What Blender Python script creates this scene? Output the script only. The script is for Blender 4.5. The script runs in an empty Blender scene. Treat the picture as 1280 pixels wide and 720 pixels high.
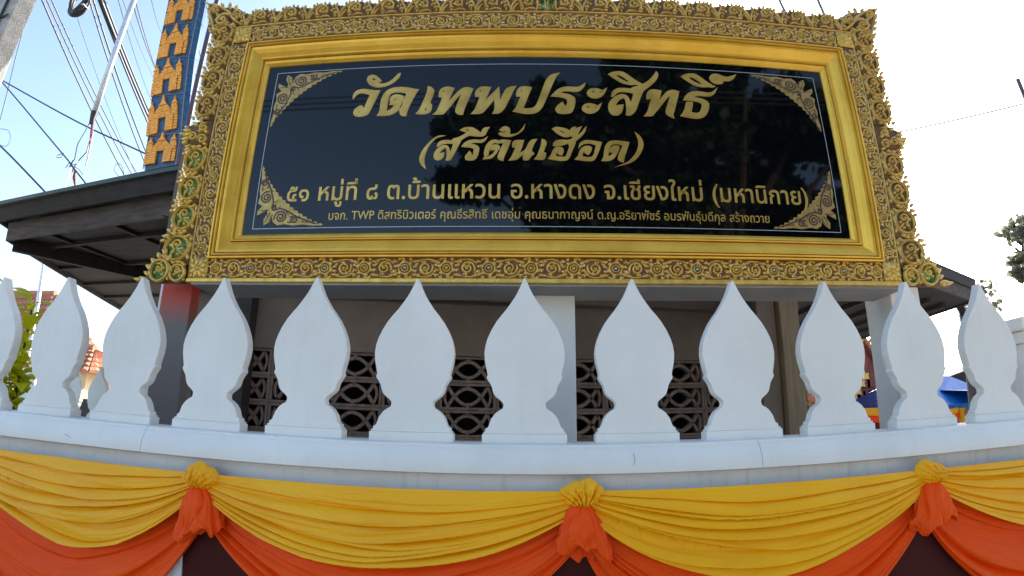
import bpy, bmesh, math, random
from mathutils import Vector, Matrix
from mathutils import noise as mnoise
from math import sin, cos, pi, radians, sqrt, atan2, exp
random.seed(7)
scene = bpy.context.scene
COL = scene.collection

# ------------------------------------------------------------------ camera (a barrel-distorting action-camera lens)
EYE = 1.6
F_PX = 662.29          # focal length in pixels of a 1280 wide frame
K3 = -0.1013           # theta = r + K3 r^3
YAW, PITCH, ROLL = radians(-0.606), radians(15.046), radians(0.504)
cd = bpy.data.cameras.new('camera')
cam = bpy.data.objects.new('camera', cd)
COL.objects.link(cam)
scene.camera = cam
cd.type = 'PANO'
cc = cd if hasattr(cd, 'panorama_type') else cd.cycles
cc.panorama_type = 'FISHEYE_LENS_POLYNOMIAL'
cd.sensor_width = 36
cc.fisheye_fov = radians(180)
_fm = F_PX * 36 / 1280
cc.fisheye_polynomial_k0 = 0
cc.fisheye_polynomial_k1 = -1 / _fm
cc.fisheye_polynomial_k2 = 0
cc.fisheye_polynomial_k3 = -K3 / _fm ** 3
cc.fisheye_polynomial_k4 = 0
cd.clip_start = 0.01
cd.clip_end = 3000
_fwd = Vector((sin(YAW) * cos(PITCH), cos(YAW) * cos(PITCH), sin(PITCH)))
_rt = Vector((cos(YAW), -sin(YAW), 0))
_up = _rt.cross(_fwd)
_r2 = cos(ROLL) * _rt + sin(ROLL) * _up
_u2 = -sin(ROLL) * _rt + cos(ROLL) * _up
_m = Matrix((( _r2.x, _u2.x, -_fwd.x), (_r2.y, _u2.y, -_fwd.y), (_r2.z, _u2.z, -_fwd.z))).to_4x4()
_m.translation = (0, 0, EYE)
cam.matrix_world = _m

def at(px, py, Y):
    """surveying helper: the point of the place seen at photo pixel (px, py) that stands Y metres in front"""
    dx, dy = px - 640, 360 - py
    r = math.hypot(dx, dy) + 1e-9
    t = r / F_PX
    th = t + K3 * t ** 3
    d = _r2 * (sin(th) * dx / r) + _u2 * (sin(th) * dy / r) + _fwd * cos(th)
    return d * (Y / d.y) + Vector((0, 0, EYE))

# ------------------------------------------------------------------ world, sun, exposure
SUN_EL, SUN_AZ = radians(25), radians(27)        # azimuth from +Y towards +X
world = bpy.data.worlds.new('World')
scene.world = world
world.use_nodes = True
wn = world.node_tree
sky = wn.nodes.new('ShaderNodeTexSky')
sky.sky_type = 'NISHITA'
sky.sun_disc = False
sky.sun_elevation = SUN_EL
sky.sun_rotation = SUN_AZ
sky.altitude = 300
sky.air_density = 1.0
sky.dust_density = 3.2
sky.ozone_density = 1.6
wn.nodes['Background'].inputs[1].default_value = 0.15
wn.links.new(sky.outputs[0], wn.nodes['Background'].inputs[0])
sl = bpy.data.lights.new('sun', 'SUN')
sl.energy = 3.8
sl.angle = radians(0.6)
sl.color = (1.0, 0.93, 0.82)
so = bpy.data.objects.new('sun', sl)
COL.objects.link(so)
_sd = Vector((sin(SUN_AZ) * cos(SUN_EL), cos(SUN_AZ) * cos(SUN_EL), sin(SUN_EL)))
so.rotation_euler = (-_sd).to_track_quat('-Z', 'Y').to_euler()
so.location = (20, 20, 30)
scene.view_settings.view_transform = 'Standard'
scene.view_settings.look = 'None'
scene.view_settings.gamma = 1
scene.view_settings.use_curve_mapping = False
scene.view_settings.exposure = 1.68
scene.cycles.max_bounces = 8
scene.cycles.use_denoising = True

# ------------------------------------------------------------------ helpers
def tag(o, label=None, cat=None, group=None, kind=None):
    if label: o['label'] = label
    if cat: o['category'] = cat
    if group: o['group'] = group
    if kind: o['kind'] = kind
    return o

def empty(name, loc=(0, 0, 0), rz=0, label=None, cat=None, group=None):
    o = bpy.data.objects.new(name, None)
    o.empty_display_size = 0.2
    COL.objects.link(o)
    o.location = loc
    o.rotation_euler = (0, 0, rz)
    return tag(o, label, cat, group)

def put(name, me, parent=None, loc=None, rz=None):
    o = bpy.data.objects.new(name, me)
    COL.objects.link(o)
    if parent: o.parent = parent
    if loc is not None: o.location = loc
    if rz is not None: o.rotation_euler = (0, 0, rz)
    return o

class MB:
    """collects geometry for one mesh"""
    def __init__(s): s.v = []; s.f = []; s.m = []
    def add(s, vs, fs, mi=0):
        b = len(s.v)
        s.v += [tuple(v) for v in vs]
        s.f += [tuple(i + b for i in f) for f in fs]
        s.m += [mi] * len(fs)
    def box(s, x0, x1, y0, y1, z0, z1, mi=0):
        s.add([(x0,y0,z0),(x1,y0,z0),(x1,y1,z0),(x0,y1,z0),(x0,y0,z1),(x1,y0,z1),(x1,y1,z1),(x0,y1,z1)],
              [(0,3,2,1),(4,5,6,7),(0,1,5,4),(1,2,6,5),(2,3,7,6),(3,0,4,7)], mi)
    def prism(s, poly, y0, y1, mi=0):
        """poly in (x, z), extruded along y"""
        n = len(poly)
        s.add([(x, y0, z) for x, z in poly] + [(x, y1, z) for x, z in poly],
              [tuple(range(n)), tuple(range(2 * n - 1, n - 1, -1))] +
              [(i, i + n, (i + 1) % n + n, (i + 1) % n) for i in range(n)], mi)
    def extrude_path(s, prof, a, b, ca=0, cb=0, mi=0):
        """profile in (y, z) swept along x from a to b"""
        n = len(prof)
        s.add([(a, y, z) for y, z in prof] + [(b, y, z) for y, z in prof],
              [(i, (i + 1) % n, (i + 1) % n + n, i + n) for i in range(n)] +
              [tuple(range(n - 1, -1, -1)), tuple(range(n, 2 * n))], mi)
    def tube(s, pts, r, seg=6, mi=0, cap=True):
        pts = [Vector(p) for p in pts]
        rs = r if isinstance(r, (list, tuple)) else [r] * len(pts)
        n = len(pts)
        vs = []
        ref = None
        for i, p in enumerate(pts):
            d = (pts[min(i + 1, n - 1)] - pts[max(i - 1, 0)]).normalized()
            if ref is None:
                ref = Vector((0, 0, 1)) if abs(d.z) < .9 else Vector((1, 0, 0))
            a = d.cross(ref).normalized()
            b = d.cross(a).normalized()
            ref = -b if False else ref
            for k in range(seg):
                t = 2 * pi * k / seg
                vs.append(p + (a * cos(t) + b * sin(t)) * rs[i])
        fs = []
        for i in range(n - 1):
            for k in range(seg):
                k2 = (k + 1) % seg
                fs.append((i * seg + k, i * seg + k2, (i + 1) * seg + k2, (i + 1) * seg + k))
        if cap:
            fs.append(tuple(range(seg - 1, -1, -1)))
            fs.append(tuple((n - 1) * seg + k for k in range(seg)))
        s.add(vs, fs, mi)
    def bead(s, pts, w, h, y=0.0, mi=0):
        """a carved ridge lying in the (x, z) plane and standing h towards -y; w, h numbers or lists"""
        n = len(pts)
        ws = w if isinstance(w, (list, tuple)) else [w] * n
        hs = h if isinstance(h, (list, tuple)) else [h] * n
        vs = []
        for i in range(n):
            x0, z0 = pts[max(i - 1, 0)]
            x1, z1 = pts[min(i + 1, n - 1)]
            L = math.hypot(x1 - x0, z1 - z0) + 1e-9
            nx, nz = -(z1 - z0) / L, (x1 - x0) / L
            x, z = pts[i]
            for c, q in ((-1, 0), (-.62, .8), (0, 1), (.62, .8), (1, 0)):
                vs.append((x + nx * ws[i] * c, y - hs[i] * q, z + nz * ws[i] * c))
        fs = []
        for i in range(n - 1):
            for k in range(4):
                fs.append((i * 5 + k, (i + 1) * 5 + k, (i + 1) * 5 + k + 1, i * 5 + k + 1))
        fs.append((0, 1, 2, 3, 4)); fs.append(tuple((n - 1) * 5 + k for k in (4, 3, 2, 1, 0)))
        s.add(vs, fs, mi)
    def leaf(s, x, z, ang, L, w, h, y=0.0, curl=0.0, mi=0):
        pts = []; ws = []; hs = []
        N = 6
        a = ang
        px, pz = x, z
        for i in range(N + 1):
            t = i / N
            pts.append((px, pz))
            ws.append(w * (sin(pi * min(1, t * .92 + .08)) ** .8 + .02))
            hs.append(h * (1 - .55 * t))
            a += curl / N
            px += cos(a) * L / N; pz += sin(a) * L / N
        s.bead(pts, ws, hs, y, mi)
    def dome(s, x, z, r, h, y=0.0, seg=10, rings=3, mi=0):
        vs = [(x, y - h, z)]; fs = []
        for j in range(1, rings + 1):
            a = pi / 2 * j / rings
            for k in range(seg):
                t = 2 * pi * k / seg
                vs.append((x + r * sin(a) * cos(t), y - h * cos(a), z + r * sin(a) * sin(t)))
        for k in range(seg):
            k2 = (k + 1) % seg
            fs.append((0, 1 + k2, 1 + k))
            for j in range(rings - 1):
                b = 1 + j * seg
                fs.append((b + k, b + k2, b + seg + k2, b + seg + k))
        s.add(vs, fs, mi)
    def mesh(s, name, mats, smooth=False, fix=True, auto=None):
        me = bpy.data.meshes.new(name)
        me.from_pydata([tuple(v) for v in s.v], [], s.f)
        for m in (mats if isinstance(mats, (list, tuple)) else [mats]): me.materials.append(m)
        me.polygons.foreach_set('material_index', s.m)
        if smooth: me.polygons.foreach_set('use_smooth', [True] * len(me.polygons))
        if fix:
            b = bmesh.new(); b.from_mesh(me)
            bmesh.ops.recalc_face_normals(b, faces=b.faces)
            b.to_mesh(me); b.free()
        if auto is not None:
            me.polygons.foreach_set('use_smooth', [True] * len(me.polygons))
            try: me.set_sharp_from_angle(angle=radians(auto))
            except Exception: pass
        me.update()
        return me
    def obj(s, name, mats, parent=None, smooth=False, auto=None, loc=None, rz=None, bevel=0, bseg=2):
        o = put(name, s.mesh(name, mats, smooth, True, auto), parent, loc, rz)
        if bevel:
            md = o.modifiers.new('bevel', 'BEVEL'); md.width = bevel; md.segments = bseg; md.limit_method = 'ANGLE'; md.angle_limit = radians(35)
            md.harden_normals = False
        return o

def spiral(cx, cz, r0, r1, a0, turns, n=22):
    out = []
    for i in range(n + 1):
        t = i / n
        r = r0 + (r1 - r0) * t ** .85
        a = a0 + turns * 2 * pi * t
        out.append((cx + r * cos(a), cz + r * sin(a)))
    return out

def rndf(*a):
    x = sin(sum((i + 1) * 12.9898 * v for i, v in enumerate(a)) + 4.1) * 43758.5453
    return x - math.floor(x)

# ------------------------------------------------------------------ materials
def material(name, c1, c2=None, rough=.6, metal=0, scale=8, bump=0, bscale=None, mix=(.35, .65), detail=6,
             spec=.5, stretch=None, streak=0, coat=0, sheen=0, rvar=0, c3=None, grime=0, grime_col=(.12, .10, .08), trans=0):
    m = bpy.data.materials.new(name)
    m.use_nodes = True
    nt = m.node_tree
    N = nt.nodes; L = nt.links
    bs = N['Principled BSDF']
    bs.inputs['Roughness'].default_value = rough
    bs.inputs['Metallic'].default_value = metal
    bs.inputs['Specular IOR Level'].default_value = spec
    bs.inputs['Coat Weight'].default_value = coat
    bs.inputs['Sheen Weight'].default_value = sheen
    if trans: bs.inputs['Transmission Weight'].default_value = trans
    tc = N.new('ShaderNodeTexCoord')
    mp = N.new('ShaderNodeMapping')
    oi = N.new('ShaderNodeObjectInfo')
    va = N.new('ShaderNodeVectorMath'); va.operation = 'ADD'
    L.new(tc.outputs['Object'], va.inputs[0]); L.new(oi.outputs['Location'], va.inputs[1])
    L.new(va.outputs[0], mp.inputs[0])
    if stretch: mp.inputs['Scale'].default_value = stretch
    nz = N.new('ShaderNodeTexNoise')
    nz.inputs['Scale'].default_value = scale
    nz.inputs['Detail'].default_value = detail
    L.new(mp.outputs[0], nz.inputs['Vector'])
    cr = N.new('ShaderNodeValToRGB')
    cr.color_ramp.elements[0].position = mix[0]; cr.color_ramp.elements[1].position = mix[1]
    cr.color_ramp.elements[0].color = (*c1, 1)
    cr.color_ramp.elements[1].color = (*(c2 or c1), 1)
    if c3:
        e = cr.color_ramp.elements.new(.5 * (mix[0] + mix[1])); e.color = (*c3, 1)
    L.new(nz.outputs['Fac'], cr.inputs[0])
    col = cr.outputs[0]
    if grime:
        g = N.new('ShaderNodeTexNoise'); g.inputs['Scale'].default_value = scale * .45; g.inputs['Detail'].default_value = 8
        g.inputs['Roughness'].default_value = .7
        L.new(mp.outputs[0], g.inputs['Vector'])
        gr = N.new('ShaderNodeMapRange')
        gr.inputs[1].default_value = .52; gr.inputs[2].default_value = .78; gr.inputs[3].default_value = 0; gr.inputs[4].default_value = grime
        L.new(g.outputs['Fac'], gr.inputs[0])
        mx = N.new('ShaderNodeMix'); mx.data_type = 'RGBA'
        L.new(gr.outputs[0], mx.inputs[0]); L.new(col, mx.inputs[6]); mx.inputs[7].default_value = (*grime_col, 1)
        col = mx.outputs[2]
    if streak:
        m2 = N.new('ShaderNodeMapping'); m2.inputs['Scale'].default_value = (26, 26, 1.6); L.new(va.outputs[0], m2.inputs[0])
        g2 = N.new('ShaderNodeTexNoise'); g2.inputs['Scale'].default_value = 1; g2.inputs['Detail'].default_value = 5; L.new(m2.outputs[0], g2.inputs['Vector'])
        g3 = N.new('ShaderNodeTexNoise'); g3.inputs['Scale'].default_value = 95; g3.inputs['Detail'].default_value = 2; L.new(va.outputs[0], g3.inputs['Vector'])
        r2 = N.new('ShaderNodeMapRange'); r2.inputs[1].default_value = .55; r2.inputs[2].default_value = .80; r2.inputs[4].default_value = streak; L.new(g2.outputs['Fac'], r2.inputs[0])
        r3 = N.new('ShaderNodeMapRange'); r3.inputs[1].default_value = .735; r3.inputs[2].default_value = .76; r3.inputs[4].default_value = .7; L.new(g3.outputs['Fac'], r3.inputs[0])
        mx2 = N.new('ShaderNodeMath'); mx2.operation = 'MAXIMUM'; L.new(r2.outputs[0], mx2.inputs[0]); L.new(r3.outputs[0], mx2.inputs[1])
        m3 = N.new('ShaderNodeMix'); m3.data_type = 'RGBA'; L.new(mx2.outputs[0], m3.inputs[0]); L.new(col, m3.inputs[6]); m3.inputs[7].default_value = (*grime_col, 1)
        col = m3.outputs[2]
    L.new(col, bs.inputs['Base Color'])
    if rvar:
        rr = N.new('ShaderNodeMapRange')
        rr.inputs[3].default_value = rough - rvar; rr.inputs[4].default_value = rough + rvar
        L.new(nz.outputs['Fac'], rr.inputs[0]); L.new(rr.outputs[0], bs.inputs['Roughness'])
    if bump:
        nb = N.new('ShaderNodeTexNoise')
        nb.inputs['Scale'].default_value = bscale or scale * 4
        nb.inputs['Detail'].default_value = 8
        L.new(mp.outputs[0], nb.inputs['Vector'])
        bp = N.new('ShaderNodeBump')
        bp.inputs['Strength'].default_value = bump
        bp.inputs['Distance'].default_value = .02
        L.new(nb.outputs['Fac'], bp.inputs['Height'])
        L.new(bp.outputs[0], bs.inputs['Normal'])
    return m

M = {}
M['white'] = material('white_paint', (.75, .73, .675), (.81, .79, .735), rough=.62, scale=2.6, bump=.16, bscale=16, grime=.30, grime_col=(.50, .48, .43), streak=.12)
M['wall_white'] = material('white_plaster', (.66, .665, .67), (.75, .75, .745), rough=.75, scale=3, bump=.2, bscale=30, grime=.35, grime_col=(.38, .36, .33), streak=.5)
M['maroon'] = material('maroon_paint', (.050, .006, .005), (.065, .009, .007), rough=.6, spec=.15, scale=5, bump=.1, grime=.2, grime_col=(.08, .03, .02))
M['gold'] = material('gold_paint', (.72, .40, .028), (.86, .52, .06), rough=.36, metal=.4, scale=5, bump=.16, bscale=16, rvar=.10, grime=.45, grime_col=(.34, .19, .03), mix=(.3, .7))
M['gold_edge'] = material('groove_paint', (.16, .035, .02), (.24, .07, .03), rough=.5, scale=12)
M['carve'] = material('carved_gold', (.50, .32, .075), (.70, .48, .15), rough=.42, metal=.5, scale=24, bump=.25, bscale=70, grime=.6, grime_col=(.20, .10, .04))
M['carve_bottom'] = material('carved_gold_bright', (.60, .37, .06), (.74, .51, .13), rough=.38, metal=.5, scale=24, bump=.25, bscale=70, grime=.5, grime_col=(.26, .11, .04))
M['backing_rust'] = material('rust_red_backing', (.15, .045, .014), (.22, .08, .025), rough=.6, scale=18, bump=.3)
M['backing'] = material('dark_red_backing', (.12, .060, .022), (.19, .105, .040), rough=.7, scale=18, bump=.3)
M['green_glass'] = material('green_mirror_glass', (.06, .22, .10), (.14, .36, .18), rough=.12, metal=.6, scale=40)
M['mirror'] = material('mirror_chip', (.85, .80, .76), (.75, .70, .68), rough=.06, metal=.95, scale=3)
M['mirror_blue'] = material('blue_mirror_chip', (.35, .45, .55), (.45, .40, .60), rough=.08, metal=.8, scale=3)
M['granite'] = material('black_granite', (.0012, .0014, .0022), (.003, .0034, .005), rough=.03, scale=160, spec=.30)
M['letter'] = material('gold_leaf_letter', (.42, .25, .05), (.62, .41, .10), rough=.36, metal=.5, scale=9, bump=.08, mix=(.3, .7))
M['outline'] = material('letter_outline', (.05, .016, .008), rough=.5)
M['line'] = material('engraved_line', (.40, .42, .44), rough=.4, metal=.3)
M['yellow'] = material('yellow_satin', (.90, .395, .002), (.95, .45, .004), rough=.44, scale=3, bump=.08, bscale=60, sheen=.0, spec=.30)
M['orange'] = material('orange_satin', (.86, .072, .002), (.92, .090, .003), rough=.5, scale=3, bump=.08, bscale=60, sheen=.0, spec=.16)
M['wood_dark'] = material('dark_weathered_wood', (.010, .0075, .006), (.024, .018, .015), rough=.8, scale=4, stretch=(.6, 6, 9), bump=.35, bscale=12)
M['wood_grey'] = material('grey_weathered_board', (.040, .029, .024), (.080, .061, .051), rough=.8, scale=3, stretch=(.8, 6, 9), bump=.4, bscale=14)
M['teal'] = material('teal_roof_edge', (.014, .030, .034), (.028, .052, .056), rough=.5, scale=9)
M['wood_brown'] = material('brown_timber', (.10, .075, .045), (.15, .115, .07), rough=.7, scale=4, stretch=(8, 8, .6), bump=.25, bscale=14)
M['plaster_brown'] = material('brown_plaster', (.088, .070, .056), (.125, .10, .08), rough=.85, scale=2.5, bump=.15, grime=.35, grime_col=(.13, .10, .08))
M['vent'] = material('vent_concrete', (.095, .070, .056), (.135, .10, .082), rough=.9, scale=12, bump=.35, grime=.3, grime_col=(.10, .07, .05))
M['concrete'] = material('grey_concrete', (.30, .285, .26), (.42, .40, .36), rough=.85, scale=6, bump=.4, bscale=40, grime=.4, grime_col=(.16, .15, .13))
M['soffit'] = material('grey_soffit', (.27, .26, .25), (.33, .32, .31), rough=.7, scale=3, grime=.2, grime_col=(.25, .22, .2))
M['cable'] = material('black_cable', (.015, .016, .02), rough=.5)
M['cable_grey'] = material('grey_cable', (.10, .11, .13), rough=.6)
M['purple_pole'] = material('purple_brown_pole', (.055, .035, .05), (.08, .05, .07), rough=.5, scale=5)
M['metal_white'] = material('white_metal_tube', (.55, .57, .60), (.65, .66, .68), rough=.35, metal=.3, scale=5)
M['pink'] = material('pink_wire', (.55, .10, .16), rough=.5)
M['blue'] = material('blue_panel', (.004, .045, .12), (.010, .095, .21), rough=.4, scale=26, mix=(.4, .6), bump=.2)
M['blue_edge'] = material('grey_blue_trim', (.13, .12, .14), (.20, .17, .17), rough=.5, scale=30)
M['relief'] = material('orange_gold_relief', (.78, .30, .03), (.90, .42, .05), rough=.45, scale=20, metal=.15, bump=.2)
M['relief_dark'] = material('relief_line', (.16, .05, .02), rough=.6)
M['tile'] = material('terracotta_tile', (.42, .16, .09), (.55, .25, .14), rough=.8, scale=14, bump=.3)
M['tile_red'] = material('red_brown_tile', (.25, .055, .035), (.33, .08, .05), rough=.7, scale=16, bump=.3)
M['cream'] = material('cream_plaster', (.62, .48, .30), (.70, .58, .38), rough=.85, scale=4, bump=.2)
M['tarp'] = material('blue_tarpaulin', (.004, .12, .42), (.008, .17, .52), rough=.4, scale=6, bump=.15)
M['tarp_dark'] = material('deep_blue_banner', (.012, .035, .24), (.02, .05, .30), rough=.5, scale=6)
M['bark'] = material('bark', (.05, .037, .027), (.10, .075, .055), rough=.9, scale=12, stretch=(4, 4, 1), bump=.6)
M['asphalt'] = material('concrete_road', (.36, .32, .26), (.44, .395, .33), rough=.9, scale=3, bump=.3, bscale=60, grime=.3, grime_col=(.14, .13, .12))
M['yard'] = material('concrete_yard', (.28, .27, .25), (.36, .35, .32), rough=.9, scale=2, bump=.2, bscale=60)
M['black'] = material('black_paint', (.01, .01, .011), rough=.6)

def leaf_material(name, c1, c2, c3, rough=.5):
    m = bpy.data.materials.new(name); m.use_nodes = True
    nt = m.node_tree; N = nt.nodes; L = nt.links
    bs = N['Principled BSDF']; bs.inputs['Roughness'].default_value = rough
    gi = N.new('ShaderNodeNewGeometry')
    cr = N.new('ShaderNodeValToRGB')
    cr.color_ramp.elements[0].color = (*c1, 1); cr.color_ramp.elements[1].color = (*c3, 1)
    e = cr.color_ramp.elements.new(.5); e.color = (*c2, 1)
    L.new(gi.outputs['Random Per Island'], cr.inputs[0])
    L.new(cr.outputs[0], bs.inputs['Base Color'])
    tr = N.new('ShaderNodeBsdfTranslucent')
    L.new(cr.outputs[0], tr.inputs[0])
    mx = N.new('ShaderNodeMixShader'); mx.inputs[0].default_value = .5
    L.new(bs.outputs[0], mx.inputs[1]); L.new(tr.outputs[0], mx.inputs[2])
    L.new(mx.outputs[0], N['Material Output'].inputs[0])
    return m
M['leaf_dark'] = leaf_material('tree_leaf', (.018, .04, .012), (.035, .07, .02), (.06, .10, .03))
M['leaf_yellow'] = leaf_material('yellow_green_leaf', (.30, .40, .015), (.66, .66, .02), (.85, .78, .04), .35)
M['leaf_far'] = leaf_material('far_leaf', (.12, .14, .09), (.18, .19, .13), (.24, .24, .17))
M['leaf_cream'] = leaf_material('variegated_leaf', (.06, .12, .03), (.25, .28, .10), (.55, .52, .30))
M['crack'] = material('crack', (.46, .45, .42), rough=.9)
M['filigree'] = material('dark_gold_filigree', (.30, .19, .05), (.46, .31, .09), rough=.4, metal=.5, scale=26, grime=.4, grime_col=(.10, .06, .02))

# ================================================================== THE SETTING
g = MB(); g.add([(-900, -900, 0), (900, -900, 0), (900, 2.6, 0), (-900, 2.6, 0)], [(0, 1, 2, 3)])
tag(g.obj('road', M['asphalt']), kind='structure')
g = MB(); g.add([(-900, 2.6, 0), (900, 2.6, 0), (900, 900, 0), (-900, 900, 0)], [(0, 1, 2, 3)])
tag(g.obj('temple_yard', M['yard']), kind='structure')

# ================================================================== BOUNDARY WALL WITH FLAME-SHAPED FINIALS
LEDGE_Z = 1.538
wall = empty('boundary_wall', (0, 2.2, 0), label='white temple boundary wall with leaf shaped finials above its rounded coping', cat='wall')
XL, XR = -4.2, 4.4
m = MB(); m.box(XL, XR, -.055, .24, 0, 1.425)
m.obj('wall_body', M['wall_white'], wall)
prof = [(-.050, 1.418), (-.100, 1.4185), (-.1065, 1.423), (-.107, 1.440), (-.104, 1.462), (-.097, 1.486), (-.088, 1.503), (-.080, 1.512), (-.079, 1.522), (-.074, 1.5245), (-.070, 1.533), (-.034, 1.5385),
        (.24, 1.540), (.26, 1.524), (.30, 1.50), (.30, 1.43), (.24, 1.418)]
seams = [XL, -1.62, .992, XR]
for i in range(len(seams) - 1):
    m = MB(); m.extrude_path(prof, seams[i] + (.0012 if i else 0), seams[i + 1] - .0012)
    m.obj('coping', M['white'], wall, auto=35)
# maroon recessed panels between white pilasters on the lower wall
pil = [(-4.2, -2.25), (-1.55, -1.40), (3.0, 4.4)]
for (a, b) in pil:
    m = MB(); m.box(a, b, -.068, -.055, 0, 1.33); m.obj('pilaster', M['wall_white'], wall, bevel=.004)
for (a, b) in ((-2.25, -1.55), (-1.40, 3.0)):
    m = MB(); m.box(a + .002, b - .002, -.062, -.0552, .12, 1.24); m.obj('panel', M['maroon'], wall)
for cpts in ([(.455, 1.500), (.462, 1.478), (.457, 1.455), (.466, 1.436)], [(-2.05, 1.462), (-2.0, 1.448), (-2.02, 1.431)]):
    m = MB(); m.bead(cpts, [.0022, .0018, .0014, .0006][:len(cpts)], .0012, -.1045 if cpts[0][1] < 1.505 else -.0865)
    m.obj('crack', M['crack'], wall)
HW = [(.172, 0), (.172, .036), (.166, .041), (.162, .043), (.162, .058), (.150, .064), (.138, .098), (.122, .120), (.1046, .133), (.092, .140), (.0877, .150), (.0885, .162), (.097, .172),
      (.1088, .181), (.119, .189), (.128, .200), (.1335, .215), (.1375, .232), (.146, .247), (.1565, .262), (.1585, .270), (.1545, .279), (.157, .292), (.162, .312), (.167, .336), (.1698, .370),
      (.166, .402), (.1575, .432), (.142, .468), (.1205, .506), (.098, .536), (.078, .560), (.060, .586), (.046, .607), (.033, .630), (.0215, .654), (.012, .676), (.004, .696)]
poly = [(w, z) for w, z in HW] + [(-w, z) for w, z in reversed(HW)]
m = MB(); m.prism(poly, 0, .052)
fin_me = m.mesh('finial', M['white'])
m = MB(); m.box(-.174, .174, -.012, .062, -.001, .037); m.box(-.168, .168, -.007, .058, .037, .046)
base_me = m.mesh('finial_base', M['white'])
first = None
for i in range(-2, 13):
    x = -2.2979 + .4662 * i
    o = put('finial', fin_me, wall, (x, 0, LEDGE_Z + .0005))
    o.rotation_euler = (0, radians((rndf(i, 3) - .5) * .7), radians((rndf(i, 9) - .5) * 1.6))
    o.scale = (1 + .016 * (rndf(i, 21) - .5), 1, 1 + .012 * (rndf(i, 33) - .5))
    md = o.modifiers.new('bevel', 'BEVEL'); md.width = .0065; md.segments = 2; md.limit_method = 'ANGLE'; md.angle_limit = radians(40)
    c = put('finial_base', base_me, o)
    md = c.modifiers.new('bevel', 'BEVEL'); md.width = .003; md.segments = 2; md.limit_method = 'ANGLE'; md.angle_limit = radians(40)
# white gate pier behind the right end of the wall
pier = empty('gate_pier', (3.68, 3.02, 0), label='white moulded gate pier behind the rightmost finial', cat='pier')
m = MB(); m.box(-.24, .24, -.12, .10, 0, 2.02); m.obj('shaft', M['wall_white'], pier, bevel=.006)
m = MB(); m.box(-.31, .31, -.19, .16, 2.10, 2.19); m.box(-.275, .275, -.155, .13, 2.02, 2.10)
m.obj('cap', M['white'], pier, bevel=.012)

# ================================================================== CLOTH SWAGS
fest = empty('cloth_festoon', (0, 2.2, 0), label='yellow and orange satin cloth draped in swags along the white wall', cat='cloth')
KX = [-2.83, -1.286, .252, 1.773, 3.31]
ZT = 1.362

def swag(x0, x1, yb, ztop, e0, e1, sag0, sag1, nf, seed, amp, skew=0, ns=130, nt=200, lift=.020, under=0):
    R = random.Random(seed)
    # fold layout: uneven fold widths along t
    cuts = [0]
    for _ in range(nf): cuts.append(cuts[-1] + R.choice((.35, .5, .7, 1.0, 1.5, 1.8)))
    cuts = [c / cuts[-1] for c in cuts]
    kinds = [(R.uniform(.55, 1.25), R.uniform(-.5, .5), R.uniform(0, 1), R.uniform(-.10, .10)) for _ in range(nf + 1)]
    vs = []; fs = []
    ph = [R.uniform(0, 6.28) for _ in range(6)]
    for i in range(ns + 1):
        s = i / ns
        for j in range(nt + 1):
            t = j / nt
            # wander of the folds
            tw = t + .020 * sin(3.1 * s * pi + ph[0] + 5 * t) * sin(pi * s) + .012 * sin(7 * s + ph[1] + 9 * t) * sin(pi * s)
            tw = min(1, max(0, tw))
            k = 0
            while k < nf - 1 and tw > cuts[k + 1]: k += 1
            u = (tw - cuts[k]) / (cuts[k + 1] - cuts[k] + 1e-9)
            u = min(1, max(0, u))
            kw, kd, kk, kc = kinds[k]
            cx = .5 + skew + kc * .6
            ss = s ** (math.log(.5) / math.log(cx)); front = .0
            para = 1 - (2 * ss - 1) ** 2
            tri = 1 - abs(2 * ss - 1) ** 1.25
            w = para * (1 - .35 * kk) + tri * .35 * kk
            a = amp * kw * (.22 + .78 * sin(pi * s) ** .6)
            if under: a *= .25 + .75 * min(1, t * 1.5)
            # each pleat bellies forward on its way down, then tucks sharply back under
            if u < .80:
                q = u / .80
                b = sin(q * pi / 2) ** 1.15; dz = -q * q
            else:
                q = (u - .80) / .20
                b = cos(q * pi / 2) ** .7; dz = -(1 - q) ** .8
            yy = -a * b
            zz = lift * dz * sin(pi * s) ** .6 * kw
            ze = ztop - e0 - (e1 - e0) * t
            sag = sag0 + (sag1 - sag0) * t ** 1.0
            z = ze - sag * w + zz
            fine = .010 * mnoise.noise(Vector((s * 3 + seed, t * 9, 0))) * sin(pi * s) + .003 * mnoise.noise(Vector((s * 9 + seed, t * 30, 2)))
            y = yb + yy - .022 * w * (1 - t * .4) + fine
            vs.append((x0 + (x1 - x0) * s, y, z))
    n1 = nt + 1
    for i in range(ns):
        for j in range(nt):
            fs.append((i * n1 + j, (i + 1) * n1 + j, (i + 1) * n1 + j + 1, i * n1 + j + 1))
    mb = MB(); mb.add(vs, fs)
    return mb

bays = [(0, .285, .70, 6, 11, .10), (1, .225, .62, 6, 24, 0.02), (2, .285, .72, 7, 37, -.02), (3, .25, .64, 6, 52, -.03)]
for (i, sy, so_, nf, sd, sk) in bays:
    x0, x1 = KX[i], KX[i + 1]
    put('yellow_swag', swag(x0, x1, -.130, ZT, 0, .070, .0, sy, nf + 1, sd, .034, sk).mesh('yellow_swag', M['yellow'], True, False), fest)
    put('orange_swag', swag(x0, x1, -.078, ZT, .05, .21, .12, so_ - .21 + .02, nf, sd + 3, .046, sk, under=1).mesh('orange_swag', M['orange'], True, False), fest)

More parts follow.
